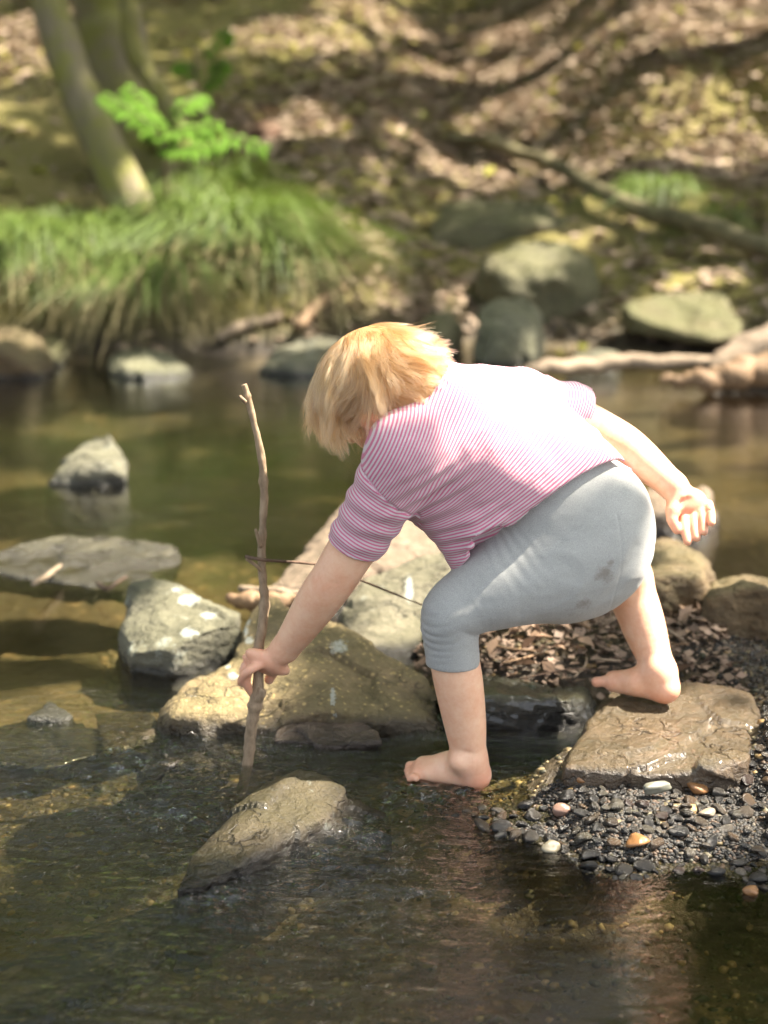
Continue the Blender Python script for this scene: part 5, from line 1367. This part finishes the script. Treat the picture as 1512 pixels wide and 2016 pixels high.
    s.cone(P(865, 835, 2.42), P(905, 868, 2.43), 0.083, 0.100, 0.03)
    s.cone(CH, MD, 0.100, 0.126, 0.02); s.cone(MD, WA, 0.126, 0.135, 0.02); s.cone(WA, P(1150, 1090, 2.50), 0.137, 0.136, 0.02)
    s.cone(P(960, 800, 2.47), RS, 0.062, 0.048, 0.03)
    s.cone(CH, LS, 0.075, 0.060, 0.025)
    # left sleeve
    sl_d = nrm(LE - LS); so = P(703, 1062, 2.372)
    s.cone(LS, so, 0.058, 0.0395, 0.020); s.cone(so, so + sl_d * 0.03, 0.0390, 0.040, 0.01)
    # right sleeve
    sr_d = nrm(RE - RS); ro = P(1132, 806, 2.54)
    s.cone(RS, ro, 0.044, 0.037, 0.007); s.cone(ro, ro + sr_d * 0.03, 0.037, 0.037, 0.01)
    # belly cloth hanging down to the front hem
    s.cone(P(880, 980, 2.41), P(925, 1062, 2.40), 0.062, 0.040, 0.03)
    s.cone(P(925, 1060, 2.40), P(930, 1120, 2.395), 0.036, 0.030, 0.02)
    s.cone(P(960, 1040, 2.37), P(985, 1090, 2.365), 0.04, 0.03, 0.02)
    # openings
    s.cone(so + sl_d * 0.006, so + sl_d * 0.06, 0.0345, 0.037, 0.0, 's')
    s.plane_cut(so + sl_d * 0.012, nrm(sl_d + np.array([0.12, 0, 0.0])), 0, lo=so - 0.075, hi=so + np.array([0.055, 0.07, 0.05]))
    s.cone(ro + sr_d * 0.004, ro + sr_d * 0.06, 0.0325, 0.034, 0.0, 's')
    s.plane_cut(ro + sr_d * 0.012, sr_d, 0, lo=ro - np.array([0.03, 0.08, 0.08]), hi=ro + 0.09)
    # hem plane
    A_, B_, C_ = P(915, 1122, 2.37), P(1228, 922, 2.475), P(1268, 968, 2.60)
    hn = nrm(np.cross(B_ - A_, C_ - A_))
    if hn @ (BT - WA) < 0: hn = -hn
    s.cone(WA - hn * 0.00, WA + hn * 0.2, 0.126, 0.128, 0.0, 's') if False else None
    sl_, X, Y, Z = s.win(s.lo, s.lo + s.n * s.h)
    a_ = (X - A_[0]) * hn[0] + (Y - A_[1]) * hn[1] + (Z - A_[2]) * hn[2]
    along = nrm(B_ - A_); w_ = (X - A_[0]) * along[0] + (Y - A_[1]) * along[1] + (Z - A_[2]) * along[2]
    a_ = a_ + 0.014 * np.exp(-((w_ - 0.03) / 0.03) ** 2) - 0.010 * np.sin(np.clip(w_ / 0.28, 0, 1) * math.pi) 
    # keep the right-sleeve region out of the cut
    s.F[sl_] = np.maximum(s.F[sl_], a_.astype(np.float32))
    # hollow just above the hem
    inner = Vol(s.lo, s.lo + s.n * s.h - s.h, s.h)
    inner.n = s.n; inner.F = np.full(s.n, 0.2, np.float32)
    inner.cone(MD, WA, 0.120, 0.129, 0.02); inner.cone(WA, P(1150, 1090, 2.50), 0.131, 0.13, 0.02)
    inner.cone(P(925, 1062, 2.40), P(930, 1130, 2.395), 0.030, 0.026, 0.02); inner.cone(P(960, 1040, 2.37), P(985, 1100, 2.365), 0.034, 0.026, 0.02)
    cav = np.maximum(inner.F, -(a_ + 0.016))
    s.F = np.maximum(s.F, -cav).astype(np.float32)
    V, F = s.mesh(); V = relax(V, F, 2); N = vnormals(V, F); px, py = topx(V)
    # stripe coordinate
    st = [(P(820, 860, 2.34), (0.93, 0.37)), (P(905, 868, 2.36), (0.86, 0.50)), (P(980, 925, 2.34), (0.72, 0.69)), (P(1060, 1000, 2.34), (0.53, 0.85)), (P(1150, 900, 2.45), (0.55, 0.83)), (P(1000, 760, 2.45), (0.84, 0.54)), (P(930, 1080, 2.36), (0.45, 0.89)), (P(1150, 980, 2.4), (.5, .866))]
    dirs = []
    for c, (dx, dy) in st:
        d = P(topx(c)[0] + dx * 50, topx(c)[1] + dy * 50, c[1]) - c
        d = nrm(d); d[1] = 0.10; dirs.append(nrm(d))
    cs = np.array([c for c, _ in st])
    # consistent offsets by chaining along the first station
    order = [0, 1, 2, 3, 7, 4, 5, 6]; prev = {1: 0, 2: 1, 3: 2, 7: 3, 4: 7, 5: 1, 6: 3}
    off = {0: 0.0}
    for i in order[1:]:
        j = prev[i]; off[i] = off[j] + (cs[i] - cs[j]) @ nrm(dirs[i] + dirs[j])
    W = np.stack([np.exp(-(np.sum((V - c) ** 2, 1) / 0.085 ** 2)) for c in cs], 1) + 1e-7
    S = np.stack([off[i] + (V - cs[i]) @ dirs[i] for i in range(len(cs))], 1)
    sc_ = (W * S).sum(1) / W.sum(1)
    # sleeves
    tl = (V - LS) @ sl_d; rl = np.linalg.norm(V - LS - tl[:, None] * sl_d, axis=1)
    seamL = 0.062 + 0.35 * ((px - 770) / 1300)
    inL = (tl > seamL) & (rl < 0.075) & (px < 830)
    tr = (V - RS) @ sr_d; rr = np.linalg.norm(V - RS - tr[:, None] * sr_d, axis=1)
    inR = (tr > 0.028) & (rr < 0.056) & (py < 860)
    sc_ = np.where(inL, tl, sc_); sc_ = np.where(inR, tr, sc_)
    # folds
    d0 = fbm(V * np.array([16, 16, 16]), 3, 11) * 0.0020
    arm = P(815, 1000, 2.36)
    q = V - arm; fd = nrm(P(960, 900, 2.36) - arm); fn = nrm(np.cross(fd, [0, 1, 0.2])); a1 = q @ fd; a2 = q @ fn
    m1 = np.exp(-((a1 - 0.035) / 0.05) ** 2) * np.exp(-(a2 / 0.05) ** 2) * (V[:, 1] < 2.44)
    d0 += m1 * np.sin(a2 / 0.0034 + 14 * a1 + fbm(V * 8, 2, 3) * 2.2) * 0.0040
    bel = P(905, 1060, 2.36); q = V - bel; fd = nrm(P(1040, 985, 2.34) - bel); fn = nrm(np.cross(fd, [0, 1, 0.2])); a1 = q @ fd; a2 = q @ fn
    m2 = np.exp(-((a1 - 0.03) / 0.05) ** 2) * np.exp(-((a2 + 0.00) / 0.045) ** 2) * (V[:, 1] < 2.46)
    d0 += m2 * np.sin(a2 / 0.0032 + 10 * a1 + fbm(V * 9, 2, 4) * 2.2) * 0.0044
    d0 += inL * np.sin(tl / 0.0045 + (px - 700) / 30 + fbm(V * 12, 2, 6) * 2) * 0.0016
    d0 += inR * np.sin(tr / 0.009 + fbm(V * 12, 2, 7) * 2) * 0.0018
    d0 += -0.0022 * np.exp(-((tl - seamL) / 0.0022) ** 2) * (rl < 0.075) * (px < 830)
    V = V + N * d0[:, None]
    hem = np.exp(-(((V - A_) @ hn + 0.011) / 0.0011) ** 2)
    V = V - N * (hem * 0.0008)[:, None]
    add('striped_top', V, F, R['shirt'], {'stripe': sc_ / 0.0048})

    # ---- hair --------------------------------------------------------------
    hv = Vol(HC - 0.13, HC + 0.13, 0.003)
    hv.ell(HC, (0.091, 0.075, 0.084), (f, l, u), 0.0)
    hv.ell(H(-0.045, 0, -0.045), (0.050, 0.058, 0.050), (f, l, u), 0.03)
    V, F = hv.mesh()
    q = V - HC; fc, lc, uc = q @ f, q @ l, q @ u
    keep_v = uc > (-0.062 + 1.25 * np.maximum(0, fc + 0.005) + 0.0 * lc)
    F = F[keep_v[F].all(1)]
    used = np.unique(F); mp = np.full(len(V), -1); mp[used] = np.arange(len(used)); V = V[used]; F = mp[F]
    cap = add('hair', V, F, R['cap'])
    rng = np.random.default_rng(5)
    def simulate(dirs_, L, layer, seed, flip):
        """grow strands from unit head directions (columns f,l,u)"""
        n = len(dirs_)
        K = nrm(np.array([-0.35, -0.50, 0.85]))
        Rv = np.array([0.087, 0.071, 0.079]) 
        d = dirs_.copy()
        p = d * Rv
        tang = -(K - d * (d @ K)[:, None]); tang = nrm(tang + 1e-6)
        v = nrm(tang + 0.15 * rng.normal(0, 1, (n, 3)) * 0.5)
        Bf = np.stack([f, l, u]); gl = Bf @ np.array([0, 0, -1.0])
        S = 18; out = [p.copy()]; step = L / S
        for i in range(S):
            t = (i + 1) / S
            nx = nrm(p / Rv ** 2)
            w = fbm(p * 26 + seed, 2, seed)[:, None] * np.cross(nx, v) * 0.42
            # at the nape the hair lies along the neck, elsewhere it hangs
            nape = np.clip(-p[:, :1] / 0.05, 0, 1)
            gv = gl * (0.30 + 0.5 * t) * (1 - 0.75 * nape) + np.array([-0.35, 0, -0.9]) * 0.30 * nape
            v = nrm(v + (gv + w * 2.0) * 0.36 + nx * (0.16 * (1 - t) - 0.06) + (flip[:, None] * np.where(p[:, :1] > 0.01, -0.9, 1.0)) * nx * (t > 0.6) * 0.25)
            p = p + v * step[:, None]
            lay = layer * np.minimum(1, t * 3.2)
            Rr = Rv + lay[:, None]
            k = np.sqrt(((p / Rr) ** 2).sum(1))
            ins = k < 1
            p[ins] = p[ins] / k[ins][:, None]
            out.append(p.copy())
        return np.stack(out, 1)
    def roots(n):
        d = nrm(rng.normal(0, 1, (n * 4, 3)))
        ok = d[:, 2] > (-0.62 + 1.15 * np.maximum(0, d[:, 0] + 0.02) ** 0.8 + 0.28 * np.exp(-((d[:, 0] - 0.05) / 0.22) ** 2))
        return d[ok][:n]
    ng = 520
    gd = roots(ng); ng = len(gd)
    def length(d):
        # crown hair longest; the neck hair is short
        return (0.036 + 0.072 * np.clip((d[:, 2] + 0.62) / 1.5, 0, 1)) * (1 - 0.22 * sstep(0.15, 0.6, d[:, 0]))
    gl_ = length(gd) * rng.uniform(0.66, 1.18, ng) * (1 - 0.30 * np.exp(-((gd[:, 0] - 0.02) / 0.28) ** 2) * (gd[:, 1] > 0.2) * (gd[:, 2] < 0.55)); glay = rng.uniform(0.0, 0.0075, ng)
    GP = simulate(gd, gl_, glay, 3, rng.uniform(-0.5, 1.2, ng))
    nc = 17000
    cd = roots(nc); nc = len(cd)
    tg_ = np.linspace(0, 1, GP.shape[1])[None, :, None]
    Tg = nrm(np.gradient(GP, axis=1)); sg_ = nrm(np.cross(Tg, nrm(GP)))
    GP = GP + sg_ * np.sin(6.283 * (tg_ * rng.uniform(0.8, 1.6, (ng, 1, 1)) + rng.uniform(0, 1, (ng, 1, 1)))) * rng.uniform(0.001, 0.0055, (ng, 1, 1)) * np.minimum(1, tg_ * 1.8)
    GP = GP + nrm(GP) * np.sin(6.283 * (tg_ * 1.2 + rng.uniform(0, 1, (ng, 1, 1)))) * 0.0018 * tg_
    idx = np.empty(nc, int)
    for a in range(0, nc, 2000):
        idx[a:a + 2000] = np.argmax(cd[a:a + 2000] @ gd.T, 1)
    clen = length(cd) * rng.uniform(0.6, 1.12, nc) * (1 - 0.30 * np.exp(-((cd[:, 0] - 0.02) / 0.28) ** 2) * (cd[:, 1] > 0.2) * (cd[:, 2] < 0.55))
    CP = simulate(cd, clen, glay[idx] + rng.normal(0, 0.0012, nc), 3, rng.uniform(-0.5, 1.0, nc))
    t = np.linspace(0, 1, GP.shape[1])[None, :, None]
    offs = (CP[:, :1] - GP[idx][:, :1])
    clump = GP[idx] + offs * (1 - 0.80 * t) + rng.normal(0, 0.0007, (nc, 1, 3)) * t * 2
    w = (0.78 * np.clip(t * 1.6, 0, 1)) * rng.uniform(0.55, 1.0, (nc, 1, 1))
    XP = CP * (1 - w) + clump * w
    loose = rng.uniform(0, 1, nc) < 0.05
    XP[loose] += (rng.normal(0, 0.004, (loose.sum(), 1, 3))) * t ** 1.5
    Wp = HC + XP[..., 0:1] * f + XP[..., 1:2] * l + XP[..., 2:3] * u
    ear = H(0.004, 0.080, -0.022)
    hit = (np.linalg.norm(Wp - ear, axis=2) < 0.017).any(1) & (rng.uniform(0, 1, nc) < 0.80)
    hx, hy = topx(Wp)
    jaw = ((hx > 688) & (hx < 762) & (hy > 852 + (762 - hx) * 0.35)).any(1) & (rng.uniform(0, 1, nc) < 0.93)
    Wp = Wp[~(hit | jaw)]; nc = len(Wp)
    npnt = Wp.shape[1]
    hc_ = bpy.data.hair_curves.new('strand')
    hc_.add_curves([npnt] * nc)
    hc_.points.foreach_set('position', (Wp - base).astype(np.float32).ravel())
    rad = np.tile(np.linspace(1, 0.25, npnt), nc) * np.repeat(rng.uniform(0.00017, 0.00032, nc), npnt)
    ra = hc_.attributes.get('radius') or hc_.attributes.new('radius', 'FLOAT', 'POINT')
    ra.data.foreach_set('value', rad.astype(np.float32))
    hc_.materials.append(R['hair'])
    link('strands', hc_, cap)
    return root

def uvball(c, r, nu=16, nv=10):
    V = []; F = []
    for i in range(nv + 1):
        th = math.pi * i / nv
        for j in range(nu):
            a = 2 * math.pi * j / nu
            V.append((math.sin(th) * math.cos(a), math.sin(th) * math.sin(a), math.cos(th)))
    for i in range(nv):
        for j in range(nu):
            F.append((i * nu + j, (i + 1) * nu + j, (i + 1) * nu + (j + 1) % nu, i * nu + (j + 1) % nu))
    return np.array(V) * r + np.asarray(c), np.array(F)
build_child()
